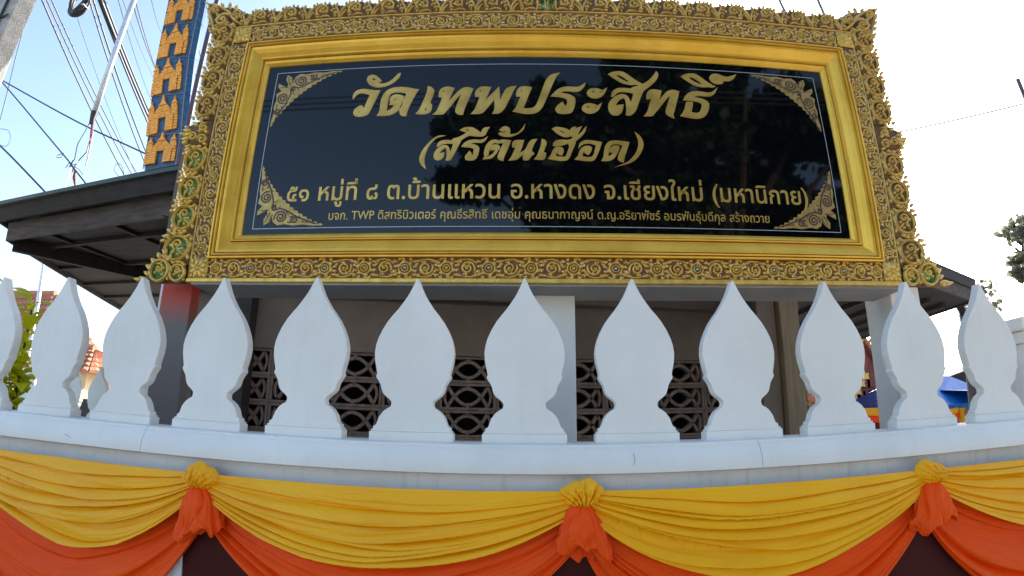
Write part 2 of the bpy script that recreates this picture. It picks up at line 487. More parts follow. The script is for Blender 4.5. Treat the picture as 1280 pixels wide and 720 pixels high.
def rosette(seed):
    """gathered knot of yellow cloth, crushed into pleats"""
    R = random.Random(seed)
    vs = []; fs = []
    NA, NR = 200, 44
    ph = R.uniform(0, 6); ph2 = R.uniform(0, 6); fx = R.uniform(-.03, .02)
    for i in range(NA + 1):
        a = 2 * pi * i / NA
        rim_x = .082 * (1 + .10 * sin(3 * a + ph) + .06 * sin(5 * a + ph2))
        rim_z = .050 * (1 + .12 * sin(2 * a + ph2) + .10 * sin(7 * a + ph))
        for j in range(NR + 1):
            q = j / NR
            x = fx * (1 - q) + rim_x * q * sin(a)
            z = -.030 * (1 - q) + rim_z * q * cos(a)
            # pleats run up from the pinched foot, bent by slow noise
            ang = atan2(x - fx, z + .062)
            w1 = mnoise.noise(Vector((x * 14 + seed, z * 14, 0)))
            fold = abs(sin(8.5 * ang + 2.2 * w1 + ph))
            fold2 = abs(sin(17 * ang + 3 * w1 + ph2))
            cr_ = abs(mnoise.noise(Vector((x * 42, z * 30, seed))))
            dome = cos(min(1, q) * pi / 2) ** .45
            dep = .050 * dome + (.018 * fold ** .6 + .006 * fold2 - .012 * min(1, cr_ * 3)) * (dome ** .7)
            vs.append((x, -dep - .002, z))
    n1 = NR + 1
    for i in range(NA):
        for j in range(NR):
            fs.append((i * n1 + j, (i + 1) * n1 + j, (i + 1) * n1 + j + 1, i * n1 + j + 1))
    mb = MB(); mb.add(vs, fs)
    return mb

def tail(seed, wide=1.0):
    """orange cloth puffed out below the knot, crumpled, its hem turned under unevenly"""
    R = random.Random(seed)
    vs = []; fs = []
    NA, NH = 180, 64
    ph = R.uniform(0, 6); ph2 = R.uniform(0, 6); lean = R.uniform(-.02, .02)
    for j in range(NH + 1):
        h = j / NH
        for i in range(NA):
            a = 2 * pi * i / NA
            # length varies round the bunch, so the hem is ragged
            Ln = .178 * (1 + .16 * sin(a * 1.0 + ph) + .10 * sin(3 * a + ph2) + .05 * sin(7 * a))
            if h < .80:
                q = h / .80
                R0 = .034 + .064 * q ** .9 + .012 * sin(pi * q)
                z = -Ln * q
            else:
                q = (h - .80) / .20
                R0 = .098 * cos(q * pi / 2) ** .8 + .003
                z = -Ln - .022 * sin(q * pi) + .05 * q * q
            nz_ = mnoise.noise(Vector((cos(a) * 1.3 + seed, sin(a) * 1.3, h * 1.7)))
            wv = abs(sin(3.5 * a + ph + 2.6 * nz_ + .8 * h))
            wv2 = abs(sin(8 * a + ph2 + 3.0 * nz_ + 2 * h))
            cru = mnoise.noise(Vector((cos(a) * 3 + seed, sin(a) * 3, h * 4.5)))
            f = .80 + .26 * wv ** .55 + .08 * wv2 * (.4 + h) + .22 * cru * h
            r = R0 * f
            x = r * cos(a) * wide
            y = -abs(r * sin(a) * .72) - .004 if sin(a) < 0 else r * sin(a) * .25
            vs.append((x + lean * h, y, z + .03 * cru * h * h))
    for j in range(NH):
        for i in range(NA):
            i2 = (i + 1) % NA
            fs.append((j * NA + i, j * NA + i2, (j + 1) * NA + i2, (j + 1) * NA + i))
    mb = MB(); mb.add(vs, fs)
    return mb
for i, kx in enumerate(KX):
    k = put('knot', rosette(40 + i * 7).mesh('knot', M['yellow'], True, False), fest, (kx, -.126, 1.352))
    k.scale = (1.0, 1.0, 1.0)
    put('tail', tail(90 + i * 5, 1 + .08 * (rndf(i) - .5)).mesh('tail', M['orange'], True, False), fest, (kx - .005, -.128, 1.318))

# ================================================================== TEMPLE NAME SIGN
S_O = Vector((0, 2.75, EYE + .859375))
S_U = Vector((.99998415, -.0056302, 0)).normalized()
S_V = Vector((0, -.05128254, .99868419))
S_V = (S_V - S_U * S_V.dot(S_U)).normalized()
S_N = S_V.cross(S_U)                       # points away from the viewer
sign = empty('temple_sign', label='big black granite temple sign with gold Thai lettering in a carved gilded frame', cat='sign')
mw = Matrix(((S_U.x, S_N.x, S_V.x), (S_U.y, S_N.y, S_V.y), (S_U.z, S_N.z, S_V.z))).to_4x4()
mw.translation = S_O
sign.matrix_world = mw
U0, U1, V0, V1 = -1.962, 2.327, -.084, 1.728
UC = .5 * (U0 + U1)
BD = .065
m = MB(); m.box(-1.70, 2.08, BD, BD + .03, .18, 1.44)
m.obj('board', M['granite'], sign)
# box body behind the frame
m = MB(); m.box(U0 + .012, U1 - .012, BD + .031, .30, V0 + .004, V1 - .03)
m.obj('sign_box', M['wall_white'], sign, bevel=.004)
# engraved border line
bl = [(-1.603, .2525), (1.986, .2505), (1.981, 1.349), (-1.601, 1.351)]
m = MB()
for k in range(4):
    (xa, za), (xb, zb) = bl[k], bl[(k + 1) % 4]
    if abs(xb - xa) > abs(zb - za): m.box(min(xa, xb) - .002, max(xa, xb) + .002, BD - .0012, BD - .0002, za - .002, za + .002)
    else: m.box(xa - .002, xa + .002, BD - .0012, BD - .0002, min(za, zb) + .002, max(za, zb) - .002)
m.obj('border_line', M['line'], sign)

# ---- lettering cut as gold inlay
GLYPHS = [[[[(-756,1293),(-766,1291),(-779,1271),(-803,1244),(-834,1222),(-863,1217),(-893,1222),(-896,1229),(-876,1243),(-897,1266),(-914,1281),(-935,1289),(-954,1287),(-965,1276),(-968,1257),(-959,1235),(-938,1212),(-905,1199),(-872,1196),(-836,1204),(-801,1222),(-774,1247),(-759,1270)],[(-938,1264),(-925,1270),(-907,1257),(-911,1247),(-927,1246),(-937,1253)]],[[(-1045,1121),(-1048,1134),(-1044,1154),(-1032,1171),(-1007,1182),(-974,1183),(-936,1174),(-898,1168),(-878,1168),(-885,1149),(-893,1121),(-909,1077),(-922,1040),(-932,1012),(-941,998),(-964,989),(-989,986),(-1011,989),(-1026,1000),(-1031,1017),(-1026,1035),(-1012,1049),(-990,1062),(-978,1057),(-976,1043),(-967,1040),(-960,1054),(-952,1083),(-943,1115),(-935,1140),(-952,1149),(-978,1157),(-1001,1160),(-1022,1153),(-1034,1137)],[(-1009,1020),(-999,1028),(-988,1016),(-993,1009),(-1003,1009)]],[[(-874,988),(-864,1005),(-859,1033),(-861,1074),(-856,1116),(-843,1148),(-821,1171),(-790,1184),(-746,1188),(-702,1183),(-658,1170),(-630,1165),(-642,1142),(-653,1116),(-666,1083),(-681,1043),(-689,1011),(-694,980),(-715,979),(-728,992),(-734,1016),(-732,1036),(-722,1065),(-707,1105),(-698,1140),(-721,1150),(-758,1155),(-791,1153),(-809,1140),(-817,1114),(-820,1073),(-822,1032),(-823,1012),(-800,1019),(-780,1037),(-766,1061),(-785,1061),(-802,1065),(-796,1080),(-804,1098),(-797,1120),(-778,1133),(-745,1130),(-719,1118),(-723,1081),(-732,1046),(-747,1019),(-773,998),(-812,985)],[(-779,1100),(-769,1109),(-759,1103),(-767,1087),(-776,1089)]],[[(-566,1185),(-551,1181),(-536,1168),(-528,1153),(-533,1124),(-545,1087),(-552,1055),(-538,1056),(-538,1030),(-542,1006),(-557,992),(-588,987),(-627,993),(-614,1008),(-602,1036),(-590,1072),(-573,1125),(-567,1154)],[(-582,1019),(-570,1033),(-561,1023),(-565,1007),(-577,1007)]],[[(-490,1108),(-494,1134),(-486,1160),(-465,1176),(-437,1180),(-403,1169),(-417,1132),(-432,1084),(-443,1052),(-418,1084),(-392,1121),(-365,1153),(-338,1172),(-310,1173),(-286,1162),(-297,1127),(-313,1082),(-329,1034),(-339,998),(-342,979),(-365,981),(-381,994),(-384,1015),(-375,1047),(-359,1099),(-347,1140),(-364,1126),(-384,1096),(-410,1055),(-436,1020),(-452,996),(-462,984),(-518,985),(-501,1001),(-489,1033),(-477,1073),(-469,1108)],[(-478,1147),(-468,1161),(-459,1158),(-461,1141),(-473,1137)]],[[(-263,1108),(-267,1127),(-258,1155),(-237,1173),(-213,1177),(-174,1171),(-184,1146),(-197,1105),(-220,1047),(-183,1097),(-149,1138),(-123,1169),(-119,1129),(-116,1060),(-96,1113),(-79,1154),(-55,1174),(-20,1177),(-30,1158),(-44,1125),(-68,1063),(-84,1027),(-103,999),(-122,985),(-153,985),(-143,1007),(-142,1048),(-146,1096),(-168,1060),(-195,1020),(-218,992),(-242,984),(-283,985),(-267,1005),(-251,1049),(-235,1107)],[(-243,1139),(-240,1155),(-228,1158),(-226,1147),(-233,1134)]],[[(-8,1108),(-11,1129),(-1,1158),(19,1176),(47,1177),(80,1169),(67,1137),(50,1088),(33,1039),(24,1017),(60,1015),(91,1019),(112,1040),(130,1088),(151,1154),(173,1222),(192,1254),(217,1271),(252,1279),(234,1256),(216,1214),(193,1155),(171,1097),(150,1040),(129,1008),(105,990),(74,983),(33,985),(-2,993),(-29,999),(-12,1023),(2,1063),(19,1108)],[(10,1137),(13,1154),(24,1157),(27,1145),(19,1133)]],[[(413,1202),(405,1180),(383,1154),(354,1145),(319,1149),(284,1150),(263,1138),(256,1129),(298,1125),(332,1112),(349,1092),(346,1059),(336,1018),(323,994),(294,986),(259,985),(237,993),(229,1017),(240,1037),(261,1057),(271,1064),(276,1046),(291,1034),(301,1050),(307,1074),(295,1095),(262,1105),(206,1110),(228,1139),(253,1162),(285,1175),(320,1178),(355,1174),(384,1179)],[(256,1013),(265,1027),(274,1017),(267,1005)]],[[(516,1160),(493,1168),(464,1170),(441,1160),(428,1139),(432,1120),(451,1104),(477,1099),(507,1109),(531,1133),(546,1169),(530,1158),(512,1135),(491,1131),(502,1145)],[(449,1149),(467,1156),(482,1148),(470,1137),(454,1138)]],[[(478,1048),(456,1056),(428,1058),(404,1048),(392,1028),(396,1009),(415,994),(441,989),(470,999),(494,1022),(508,1057),(492,1046),(475,1024),(454,1020),(465,1033)],[(413,1038),(431,1045),(446,1037),(433,1026),(417,1027)]],[[(580,1116),(584,1139),(601,1163),(627,1176),(659,1177),(709,1173),(713,1183),(754,1196),(799,1219),(838,1251),(867,1287),(881,1312),(889,1301),(885,1275),(863,1239),(827,1203),(796,1179),(780,1163),(762,1121),(745,1079),(727,1030),(711,1005),(688,984),(664,986),(669,1012),(670,1052),(669,1093),(656,1110),(632,1101),(606,1074),(593,1037),(608,1050),(646,1055),(640,1023),(629,998),(611,984),(586,981),(568,992),(557,1018),(557,1050),(571,1081),(596,1108),(627,1128),(659,1132),(680,1116),(692,1084),(697,1060),(712,1103),(723,1143),(693,1151),(650,1155),(614,1148),(592,1119)],[(605,1021),(616,1030),(619,1020),(611,1010)]],[[(572,1280),(595,1296),(632,1303),(660,1301),(685,1285),(715,1258),(756,1226),(778,1214),(762,1206),(741,1212),(711,1208),(683,1210),(648,1221),(613,1245),(589,1264)],[(612,1277),(634,1280),(658,1268),(692,1240),(709,1221),(680,1225),(649,1242),(622,1263)]],[[(803,1106),(805,1135),(820,1165),(850,1177),(898,1169),(886,1127),(866,1072),(907,1128),(940,1167),(979,1180),(1013,1169),(1003,1133),(987,1087),(971,1033),(957,1000),(962,977),(937,987),(919,1002),(918,1026),(935,1072),(954,1122),(962,1147),(941,1132),(904,1086),(866,1036),(838,1002),(826,984),(780,984),(800,1009),(813,1046),(828,1091),(835,1110)],[(829,1145),(836,1158),(843,1151),(837,1137),(830,1134)]],[[(1266,1201),(1250,1171),(1221,1150),(1183,1148),(1146,1151),(1119,1144),(1095,1131),(1136,1128),(1179,1118),(1203,1099),(1199,1062),(1182,1020),(1157,994),(1119,980),(1068,983),(1012,994),(1031,1019),(1046,1053),(1058,1093),(1095,1095),(1090,1063),(1076,1022),(1108,1014),(1138,1021),(1153,1051),(1162,1084),(1147,1100),(1104,1110),(1043,1112),(1060,1144),(1088,1167),(1127,1178),(1164,1176),(1208,1169),(1240,1177)]],[[(1046,1286),(1070,1303),(1109,1311),(1139,1310),(1164,1294),(1194,1268),(1236,1236),(1259,1225),(1241,1217),(1219,1222),(1188,1216),(1158,1218),(1122,1228),(1087,1252),(1063,1270)],[(1087,1284),(1110,1288),(1135,1277),(1169,1249),(1186,1230),(1156,1233),(1124,1250),(1096,1270)]],[[(1235,1288),(1246,1308),(1270,1321),(1301,1319),(1326,1306),(1357,1301),(1389,1311),(1415,1323),(1399,1296),(1369,1276),(1337,1275),(1317,1268),(1319,1255),(1291,1246),(1261,1249),(1240,1266)],[(1257,1276),(1269,1286),(1284,1278),(1269,1268)]]],[[[(-454,832),(-477,833),(-505,818),(-538,784),(-569,741),(-586,697),(-586,666),(-571,638),(-551,621),(-559,647),(-562,678),(-556,715),(-542,759),(-518,796),(-494,820)]],[[(-484,761),(-483,780),(-464,797),(-436,801),(-396,797),(-391,810),(-357,819),(-329,835),(-307,854),(-348,870),(-326,886),(-280,887),(-251,869),(-225,846),(-209,882),(-178,886),(-189,865),(-199,836),(-216,827),(-244,827),(-278,831),(-295,834),(-318,822),(-345,803),(-350,784),(-366,750),(-381,712),(-396,682),(-407,668),(-427,670),(-421,694),(-424,732),(-431,754),(-447,748),(-466,729),(-474,708),(-463,714),(-443,716),(-445,695),(-458,676),(-480,669),(-498,680),(-502,702),(-492,733),(-468,757),(-440,768),(-420,760),(-410,731),(-406,713),(-393,744),(-387,778),(-412,782),(-452,779),(-474,764)],[(-325,870),(-303,876),(-288,860),(-308,860)]],[[(-190,816),(-198,797),(-220,783),(-249,786),(-277,783),(-290,774),(-254,767),(-234,751),(-236,723),(-243,692),(-256,671),(-284,667),(-309,671),(-314,690),(-302,708),(-289,724),(-280,711),(-274,696),(-266,699),(-263,717),(-261,742),(-276,752),(-304,755),(-335,759),(-322,781),(-294,798),(-260,802),(-226,797),(-204,805)],[(-299,687),(-293,696),(-287,687),(-293,680)]],[[(-215,668),(-201,692),(-199,729),(-189,767),(-165,795),(-131,801),(-117,792),(-97,801),(-47,795),(-55,766),(-71,723),(-85,692),(-90,664),(-112,670),(-121,686),(-113,710),(-97,754),(-83,781),(-108,782),(-119,778),(-142,785),(-158,773),(-172,742),(-178,710),(-180,692),(-157,704),(-141,728),(-158,726),(-165,742),(-158,760),(-136,770),(-114,763),(-110,744),(-121,716),(-137,692),(-162,670)],[(-148,741),(-142,751),(-136,746),(-141,736)]],[[(34,891),(20,868),(-2,845),(-30,836),(-56,838),(-50,858),(-53,878),(-70,891),(-93,889),(-110,868),(-90,858),(-76,868),(-70,858),(-84,846),(-112,849),(-115,839),(-92,826),(-53,822),(-19,833),(9,852),(29,871)]],[[(-32,752),(-34,779),(-19,797),(32,797),(23,760),(10,723),(2,702),(20,718),(39,728),(53,752),(65,782),(82,801),(109,804),(96,782),(84,752),(76,728),(92,710),(72,689),(60,668),(34,668),(29,686),(39,710),(15,696),(-8,670),(-51,667),(-37,688),(-23,725),(-11,752)],[(-23,768),(-16,779),(-9,773),(-13,763)]],[[(142,804),(157,801),(169,784),(162,761),(150,728),(147,716),(162,714),(160,688),(149,670),(99,674),(114,694),(126,727),(139,767)],[(135,691),(141,698),(147,693),(142,685)]],[[(210,765),(212,782),(232,799),(268,802),(298,799),(322,809),(353,831),(384,855),(400,880),(407,888),(402,863),(383,835),(358,811),(337,795),(342,789),(333,763),(316,723),(301,683),(288,670),(253,666),(211,672),(181,678),(197,702),(207,731),(219,748),(243,756),(263,749),(269,729),(258,702),(242,705),(233,720),(242,732),(232,735),(223,718),(221,692),(253,686),(283,689),(296,723),(309,763),(297,783),(273,771),(243,764),(219,760)],[(228,776),(249,787),(264,788),(243,775)]],[[(206,877),(227,889),(258,885),(288,878),(311,864),(324,885),(346,891),(336,865),(329,844),(338,851),(351,882),(379,892),(363,858),(347,831),(328,822),(308,837),(307,827),(286,822),(262,829),(227,853)],[(239,870),(263,867),(293,844),(275,843),(251,857)]],[[(364,757),(368,780),(394,799),(430,802),(499,790),(489,759),(472,716),(455,679),(437,667),(401,666),(339,676),(357,694),(367,730),(386,756),(417,765),(437,755),(433,732),(417,708),(400,714),(394,729),(402,739),(392,741),(382,717),(378,694),(414,685),(444,692),(457,725),(468,772),(429,785),(393,781),(375,770)],[(409,734),(416,745),(422,738),(416,728)]],[[(497,670),(510,693),(514,727),(522,767),(545,796),(582,803),(624,800),(666,794),(656,764),(641,723),(630,690),(625,663),(602,669),(594,685),(604,716),(625,763),(629,776),(587,785),(556,778),(543,754),(535,714),(532,691),(559,708),(568,725),(547,727),(552,754),(574,770),(604,766),(600,742),(583,708),(563,681),(532,668)],[(566,745),(573,753),(579,748),(573,738)]],[[(713,859),(738,838),(753,801),(751,767),(733,726),(703,685),(664,658),(618,645),(646,657),(685,691),(712,732),(727,773),(728,813)]]]]
def smooth_poly(p, it=1):
    n = len(p)
    out = []
    for i in range(n):
        a, b, c = p[i - 1], p[i], p[(i + 1) % n]
        v1 = (b[0] - a[0], b[1] - a[1]); v2 = (c[0] - b[0], c[1] - b[1])
        l1 = math.hypot(*v1) + 1e-9; l2 = math.hypot(*v2) + 1e-9
        cs = (v1[0] * v2[0] + v1[1] * v2[1]) / (l1 * l2)
        if cs < .45: out.append(b)                   # keep real corners
        else:
            out.append((b[0] - v1[0] * .25, b[1] - v1[1] * .25)); out.append((b[0] + v2[0] * .25, b[1] + v2[1] * .25))
    return out
def flat_shape(loops, y0, y1, grow=0):
    """filled outline with holes, from a 2-D curve"""
    cu = bpy.data.curves.new('tmp', 'CURVE'); cu.dimensions = '2D'; cu.fill_mode = 'BOTH'
    for L in loops:
        sp = cu.splines.new('POLY'); sp.points.add(len(L) - 1); sp.use_cyclic_u = True
        for i, (x, z) in enumerate(L): sp.points[i].co = (x, z, 0, 1)
    cu.extrude = (y1 - y0) / 2
    cu.offset = grow
    ob = bpy.data.objects.new('tmp', cu); COL.objects.link(ob)
    dg = bpy.context.evaluated_depsgraph_get()
    me = bpy.data.meshes.new_from_object(ob.evaluated_get(dg))
    bpy.data.objects.remove(ob); bpy.data.curves.remove(cu)
    me.transform(Matrix(((1, 0, 0, 0), (0, 0, -1, (y0 + y1) / 2), (0, 1, 0, 0), (0, 0, 0, 1))))
    return me
def join_meshes(name, mes, mats):
    b = bmesh.new()
    for i, me in enumerate(mes):
        n0 = len(b.faces)
        b.from_mesh(me)
        b.faces.ensure_lookup_table()
        for k in range(n0, len(b.faces)): b.faces[k].material_index = i
    out = bpy.data.meshes.new(name); b.to_mesh(out); b.free()
    out.materials.clear()
    for mt in mats: out.materials.append(mt)
    for me in mes: bpy.data.meshes.remove(me)
    return out
for row, glist in enumerate(GLYPHS):
    for gl in glist:
        loops = [smooth_poly([(x / 1000, z / 1000) for x, z in L]) if li == 0 else [(x / 1000, z / 1000) for x, z in L] for li, L in enumerate(gl)]
        a = flat_shape(loops, BD - .0030, BD - .0005, -.0026)
        b = flat_shape(loops, BD - .0012, BD - .0002, .0045 if row == 0 else .0035)
        put('letter', join_meshes('letter', [a, b], [M['letter'], M['outline']]), sign)

def text_mesh(body, size, bold=0, shear=0, depth=.001):
    cu = bpy.data.curves.new('tmp', 'FONT'); cu.body = body; cu.size = size; cu.offset = bold; cu.shear = shear
    cu.extrude = depth; cu.resolution_u = 3
    ob = bpy.data.objects.new('tmp', cu); COL.objects.link(ob)
    dg = bpy.context.evaluated_depsgraph_get()
    me = bpy.data.meshes.new_from_object(ob.evaluated_get(dg))
    bpy.data.objects.remove(ob); bpy.data.curves.remove(cu)
    return me
def xr(me):
    if not me.vertices: return (0, 0)
    xs = [v.co.x for v in me.vertices]
    return min(xs), max(xs)
def text_row(clusters, xa, xb, zbase, size, bold, y, name, joined=False):
    """clusters: Thai letters with their own marks; laid on the measured width of the painted line"""
    pos = []; x = 0
    mes = []
    ref = text_mesh('กก', size); r1 = xr(ref)[1]; ref1 = text_mesh('ก', size); w1 = xr(ref1)[1]
    for c in clusters:
        if c == ' ': x += size * .30; continue
        me = text_mesh(c, size, bold)
        pos.append(x); mes.append(me)
        full = text_mesh(c + 'ก', size)
        x += xr(full)[1] - w1
    total = pos[-1] + xr(mes[-1])[1]
    sc = (xb - xa) / total
    outs = []
    for p, me in zip(pos, mes):
        me.transform(Matrix(((sc, 0, 0, xa + p * sc), (0, 0, -1, y), (0, 1, 0, zbase), (0, 0, 0, 1))))
        outs.append(me)
    if joined:
        b = bmesh.new()
        for me in outs: b.from_mesh(me)
        out = bpy.data.meshes.new(name); b.to_mesh(out); b.free(); out.materials.append(M['letter'])
        tag(put(name, out, sign), kind='stuff')
    else:
        for me in outs:
            me.materials.clear(); me.materials.append(M['letter']); put(name, me, sign)
L3 = ['๕', '๑', ' ', 'ห', 'มู่', 'ที่', ' ', '๘', ' ', 'ต', '.', 'บ้', 'า', 'น', 'แ', 'ห', 'ว', 'น', ' ', 'อ', '.', 'ห', 'า', 'ง', 'ด', 'ง', ' ', 'จ', '.', 'เ', 'ชี', 'ย', 'ง', 'ใ', 'ห', 'ม่', ' ', '(', 'ม', 'ห', 'า', 'นิ', 'ก', 'า', 'ย', ')']
L4 = ['บ', 'จ', 'ก', '.', ' ', 'T', 'W', 'P', ' ', 'ดิ', 'ส', 'ท', 'ริ', 'บิ', 'ว', 'เ', 'ต', 'อ', 'ร์', ' ', 'คุ', 'ณ', 'ธี', 'ร', 'สิ', 'ท', 'ธิ์', ' ', 'เ', 'ด', 'ช', 'อุ่', 'ม', ' ', 'คุ', 'ณ', 'ธ', 'น', 'า', 'ก', 'า', 'ญ', 'จ', 'น์', ' ',
      'ด', '.', 'ญ', '.', 'อ', 'ริ', 'ย', 'า', 'พั', 'ช', 'ร์', ' ', 'อ', 'ม', 'ร', 'พั', 'น', 'ธุ์', 'บ', 'ดี', 'กุ', 'ล', ' ', 'ส', 'ร้', 'า', 'ง', 'ถ', 'ว', 'า', 'ย']
text_row(L3, -1.405, 1.785, .424, .158, .0018, BD - .0015, 'letter')
text_row(L4, -1.120, 1.505, .300, .076, .0004, BD - .0015, 'donor_line', True)

# ---- corner ornaments (leafy scrolls in each corner of the board)
def corner_ornament(sx, sz, ox, oz):
    """solid leafy triangle of gold with its scrolls engraved in dark lines"""
    mb = MB()
    T = lambda pts: [(ox + sx * x, oz - sz * z) for x, z in pts]
    yy = BD - .0004
    def plate(pts, y1=-.0022):
        mb.prism(T(pts), BD + y1, BD - .0003, 0)
    # lobed inner edge between the two tips
    edge = []
    N_ = 17
    for k in range(N_ + 1):
        t = k / N_
        x = .445 * (1 - t) ** 1.34 + .004; z = .400 * t ** 1.34 + .004
        edge.append((x, z))
    lobes = []
    for k in range(N_):
        (xa, za), (xb, zb) = edge[k], edge[k + 1]
        lobes.append((xa, za))
        nx, nz = zb - za, -(xb - xa)
        L_ = math.hypot(nx, nz) + 1e-9
        hgt = .30 * L_
        lobes.append((xa + (xb - xa) * .35 + nx / L_ * hgt, za + (zb - za) * .35 + nz / L_ * hgt))
        lobes.append((xa + (xb - xa) * .72 + nx / L_ * hgt * .55, za + (zb - za) * .72 + nz / L_ * hgt * .55))
    lobes.append(edge[-1])
    inner = [(.004, .36), (.012, .30), (.006, .25), (.016, .20), (.008, .155), (.040, .135), (.012, .105), (.012, .075), (.055, .098), (.075, .105), (.082, .085), (.060, .050), (.065, .012), (.098, .030), (.115, .062),
             (.125, .030), (.155, .010), (.205, .016), (.26, .006), (.32, .012), (.38, .004)]
    plate(lobes + inner)
    def dark(pts, w=.0055): mb.bead(T(pts), w, .0006, BD - .0022, 1)
    def arc_leaf(x, z, a, L_, cu):
        pts = []; px_, pz_ = x, z; aa = a
        for k in range(7):
            pts.append((px_, pz_)); aa += cu / 6; px_ += cos(aa) * L_ / 6; pz_ += sin(aa) * L_ / 6
        dark(pts, [.0048 * (1 - .12 * k) for k in range(7)])
    dark(spiral(.172, .062, .044, .006, radians(200), -2.1, 30)); dark(spiral(.062, .190, .042, .006, radians(70), 2.1, 30))
    dark(spiral(.262, .040, .026, .005, radians(220), -1.5, 20)); dark(spiral(.036, .288, .024, .005, radians(50), 1.5, 20))
    dark(spiral(.122, .122, .020, .005, 1.0, 1.5, 16))
    dark([(.115, .105), (.16, .118), (.20, .105), (.24, .082), (.28, .060), (.32, .044), (.36, .030), (.40, .016)])
    dark([(.105, .125), (.112, .16), (.10, .20), (.082, .245), (.060, .285), (.042, .32), (.028, .355)])
    for q in ((.10, .09, -2.3, .075, .6), (.085, .11, -2.8, .065, -.6), (.115, .08, -1.8, .060, -.5), (.22, .03, -.5, .05, .9), (.31, .035, -.7, .04, .9), (.23, .06, .5, .05, -1.2), (.34, .03, -.3, .045, .4), (.29, .07, -1.2, .03, .7), (.205, .098, -1.3, .035, .8), (.15, .112, 1.3, .035, -.5),
              (.03, .235, 2.1, .05, -.9), (.035, .335, 2.2, .04, -.9), (.06, .25, 1.1, .05, 1.2), (.03, .36, 1.8, .035, -.4), (.07, .31, 2.7, .03, -.7), (.10, .23, 2.8, .035, -.8), (.12, .155, .4, .035, .5), (.38, .02, -.2, .03, .2)):
        arc_leaf(*q)
    return mb
for sx, sz, ox, oz in ((1, 1, -1.592, 1.342), (-1, 1, 1.972, 1.340), (1, -1, -1.595, .262), (-1, -1, 1.977, .260)):
    put('corner_ornament', corner_ornament(sx, sz, ox, oz).mesh('corner_ornament', [M['filigree'], M['outline']], False), sign)

# ---- moulded inner frame, mitred: profile runs from the carved band (w=0) to the board (w=.165)
MOULD = [(0, 0, 0), (.001, -.022, 0), (.011, -.024, 0), (.014, -.010, 0), (.0145, -.004, 1), (.020, -.004, 1), (.0205, -.018, 0), (.029, -.021, 0), (.0325, -.008, 0), (.033, -.002, 1), (.038, -.002, 1),
         (.039, -.008, 0), (.055, -.004, 0), (.080, .010, 0), (.104, .028, 0), (.110, .030, 0), (.1105, .036, 1), (.116, .036, 1), (.1165, .022, 0), (.123, .020, 0), (.127, .030, 0), (.1275, .038, 1), (.132, .038, 1), (.1325, .036, 0),
         (.148, .042, 0), (.163, .058, 0), (.1655, BD + .001, 0)]
fu0, fu1, fv0, fv1 = -1.833, 2.212, .050, 1.567
def mould_side(side):
    mb = MB(); vs = []; fs = []; mi = []
    for w, y, mt in MOULD:
        if side == 0: e = ((fu0 + w, fv1 - w), (fu1 - w, fv1 - w))
        elif side == 1: e = ((fu1 - w, fv1 - w), (fu1 - w, fv0 + w))
        elif side == 2: e = ((fu1 - w, fv0 + w), (fu0 + w, fv0 + w))
        else: e = ((fu0 + w, fv0 + w), (fu0 + w, fv1 - w))
        (xa, za), (xb, zb) = e
        for k in range(9):
            t = k / 8
            vs.append((xa + (xb - xa) * t, y, za + (zb - za) * t))
    for i in range(len(MOULD) - 1):
        dark = MOULD[i][2] and MOULD[i + 1][2]
        for k in range(8):
            mb.m.append(1 if dark else 0)
            fs.append((i * 9 + k, i * 9 + k + 1, (i + 1) * 9 + k + 1, (i + 1) * 9 + k))
    mb.v = vs; mb.f = fs
    return mb
for sd in range(4):
    put('frame_moulding', mould_side(sd).mesh('frame_moulding', [M['gold'], M['gold_edge']], False, False), sign)

# ---- carved band: backing, trims, alternating flowers and scrolls
m = MB()
m.box(U0 + .006, U1 - .006, .004, .0309, V0 + .004, fv0 - .001); m.obj('band_backing', M['backing_rust'], sign)
m = MB(); m.box(U0 + .006, U1 - .006, .004, .0309, fv1 + .001, V1 - .004)
m.box(U0 + .006, fu0 - .001, .004, .0309, fv0 + .001, fv1 - .001); m.box(fu1 + .001, U1 - .006, .004, .0309, fv0 + .001, fv1 - .001)
m.obj('band_backing', M['backing'], sign)
def trim(a, b, r, name='trim', mt='carve'):
    (xa, za), (xb, zb) = a, b
    mb = MB()
    n = 24
    mb.bead([(xa + (xb - xa) * k / n, za + (zb - za) * k / n) for k in range(n + 1)], r, r * 1.7, .004)
    put(name, mb.mesh(name, M[mt], False), sign)
trim((U0, V1 - .006), (U1, V1 - .006), .0075); trim((U0 + .006, V0 + .02), (U0 + .006, V1 - .014), .0075); trim((U1 - .006, V0 + .02), (U1 - .006, V1 - .014), .0075)
trim((fu0, fv1 + .008), (fu1, fv1 + .008), .007)
m = MB(); m.box(U0 - .004, U1 + .004, -.018, .028, V0 - .012, V0 + .016); m.obj('base_trim', M['carve_bottom'], sign, bevel=.008, bseg=3)

